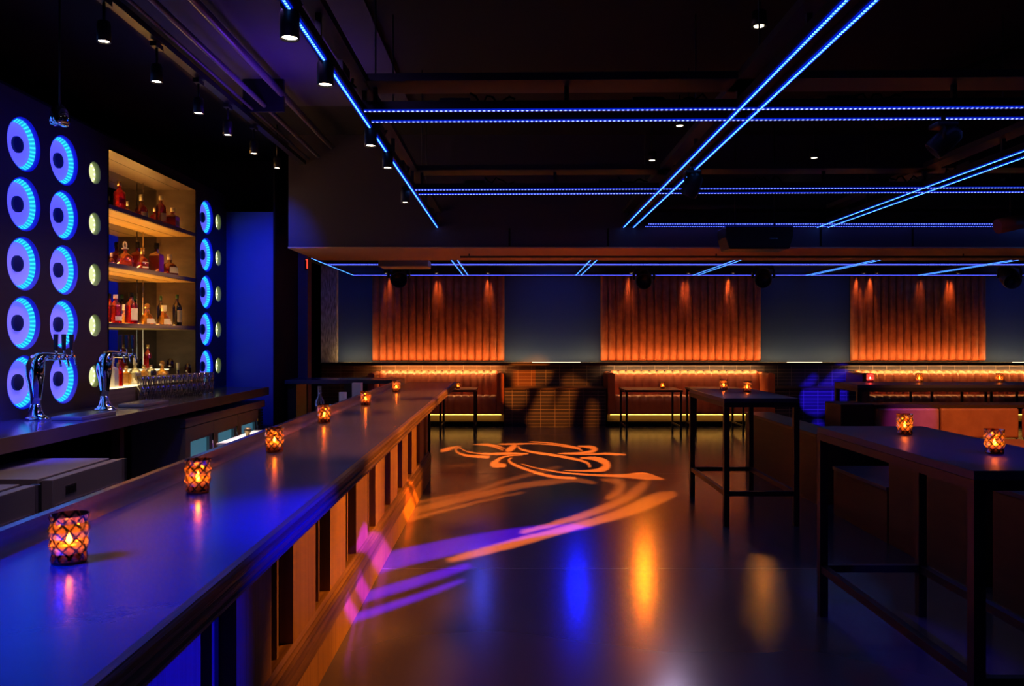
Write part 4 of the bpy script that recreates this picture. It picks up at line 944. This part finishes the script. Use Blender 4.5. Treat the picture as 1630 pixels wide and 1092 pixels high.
# ceiling fixtures
sp_ = thing('hanging_speaker', 'black loudspeaker with blue-lit top hanging before the beam', 'speaker', (2.46, 8.0, 2.47))
MB().prism([(-0.30, 0.0), (0.30, 0.0), (0.34, 0.12), (0.34, 0.22), (-0.34, 0.22), (-0.34, 0.12)], 1, -0.16, 0.16).build('cabinet', M_black, sp_, 0.01)
box(-0.335, 0.335, -0.158, 0.158, 0.2201, 0.226).build('blue_light_top', mat('speaker_top_blue_light', (0.1, 0.12, 0.5), 0.4), sp_); box(0.10, 0.18, -0.164, -0.1605, 0.10, 0.106).build('badge', M_steel, sp_)  # blue LED light on the speaker's top put into this cover's colour
MB().cyl((-0.2, 0, 0.226), (-0.2, 0, ZC-2.47), 0.006, 6).cyl((0.2, 0, 0.226), (0.2, 0, ZC-2.47), 0.006, 6).build('cable', M_black, sp_)
pj = thing('projector_box', 'pale flat box under the lounge ceiling before the left panel', 'projector', (-1.5, 10.9, 2.56))
box(-0.34, 0.34, -0.2, 0.2, 0, 0.10).build('housing', mat('projector_grey', (0.35, 0.3, 0.28), 0.5), pj, 0.01); MB().cyl((0, 0, 0.1), (0, 0, 0.39), 0.02, 8).build('pole', M_black, pj)
pp = thing('ceiling_pipe', 'thin dark pipe clipped below the ceiling beam', 'pipe', (0, 8.9, 2.50))
MB().cyl((-0.6, 0, 0), (11.3, 0, 0), 0.012, 8).build('pipe', M_black, pp)
for x in (-0.5, 2.3, 5.1, 7.9): MB().cyl((x, 0, 0.0121), (x, 0, 0.034), 0.008, 6).build('clip', M_black, pp)
# hanging fixture at the left
hf = thing('hanging_stage_light', 'small dark stage light hanging on a thin rod at the upper left', 'stage light', (-2.83, 4.9, 2.93))
MB().cyl((0, 0, 0.1), (0, 0, ZC-2.93), 0.006, 6).build('rod', M_strut, hf); MB().lathe([(0, -0.03), (0.05, -0.03), (0.06, 0.0), (0.05, 0.06), (0.02, 0.1), (0, 0.1)], seg=16).build('head', M_chrome, hf)
rf = thing('hanging_stage_light', 'reddish stage light hanging at the right picture edge', 'stage light', (5.0, 7.9, 2.70))
MB().cyl((-0.13, 0, 0.0), (0.14, 0.0, 0.06), 0.075, 14).build('head', mat('red_housing', (0.3, 0.08, 0.06), 0.4), rf); MB().cyl((0, 0, 0.09), (0, 0, ZC-2.70), 0.008, 6).build('rod', M_strut, rf)
# duct in the ceiling
dc = thing('air_duct', 'dark round duct rising across the upper right ceiling', 'duct', (0, 0, 0))
MB().tube([(3.2, 6.8, 3.5), (3.6, 5.4, 3.5), (3.9, 4.0, 3.52), (4.2, 2.0, 3.52)], 0.13, 18).build('duct', M_flatblack, dc)
# exit sign
ex = thing('exit_sign', 'red letter edge of an exit sign beside the dark doorway', 'sign', at(489.5, 420.5, 9.61))
MB().box(-0.022, 0.0, -0.01, 0.01, 0.05, 0.06).box(-0.010, 0.0, -0.01, 0.01, -0.055, 0.05).build('letter', M_red, ex); box(-0.04, 0.008, 0.011, 0.02, -0.07, 0.07).build('backing', M_flatblack, ex)
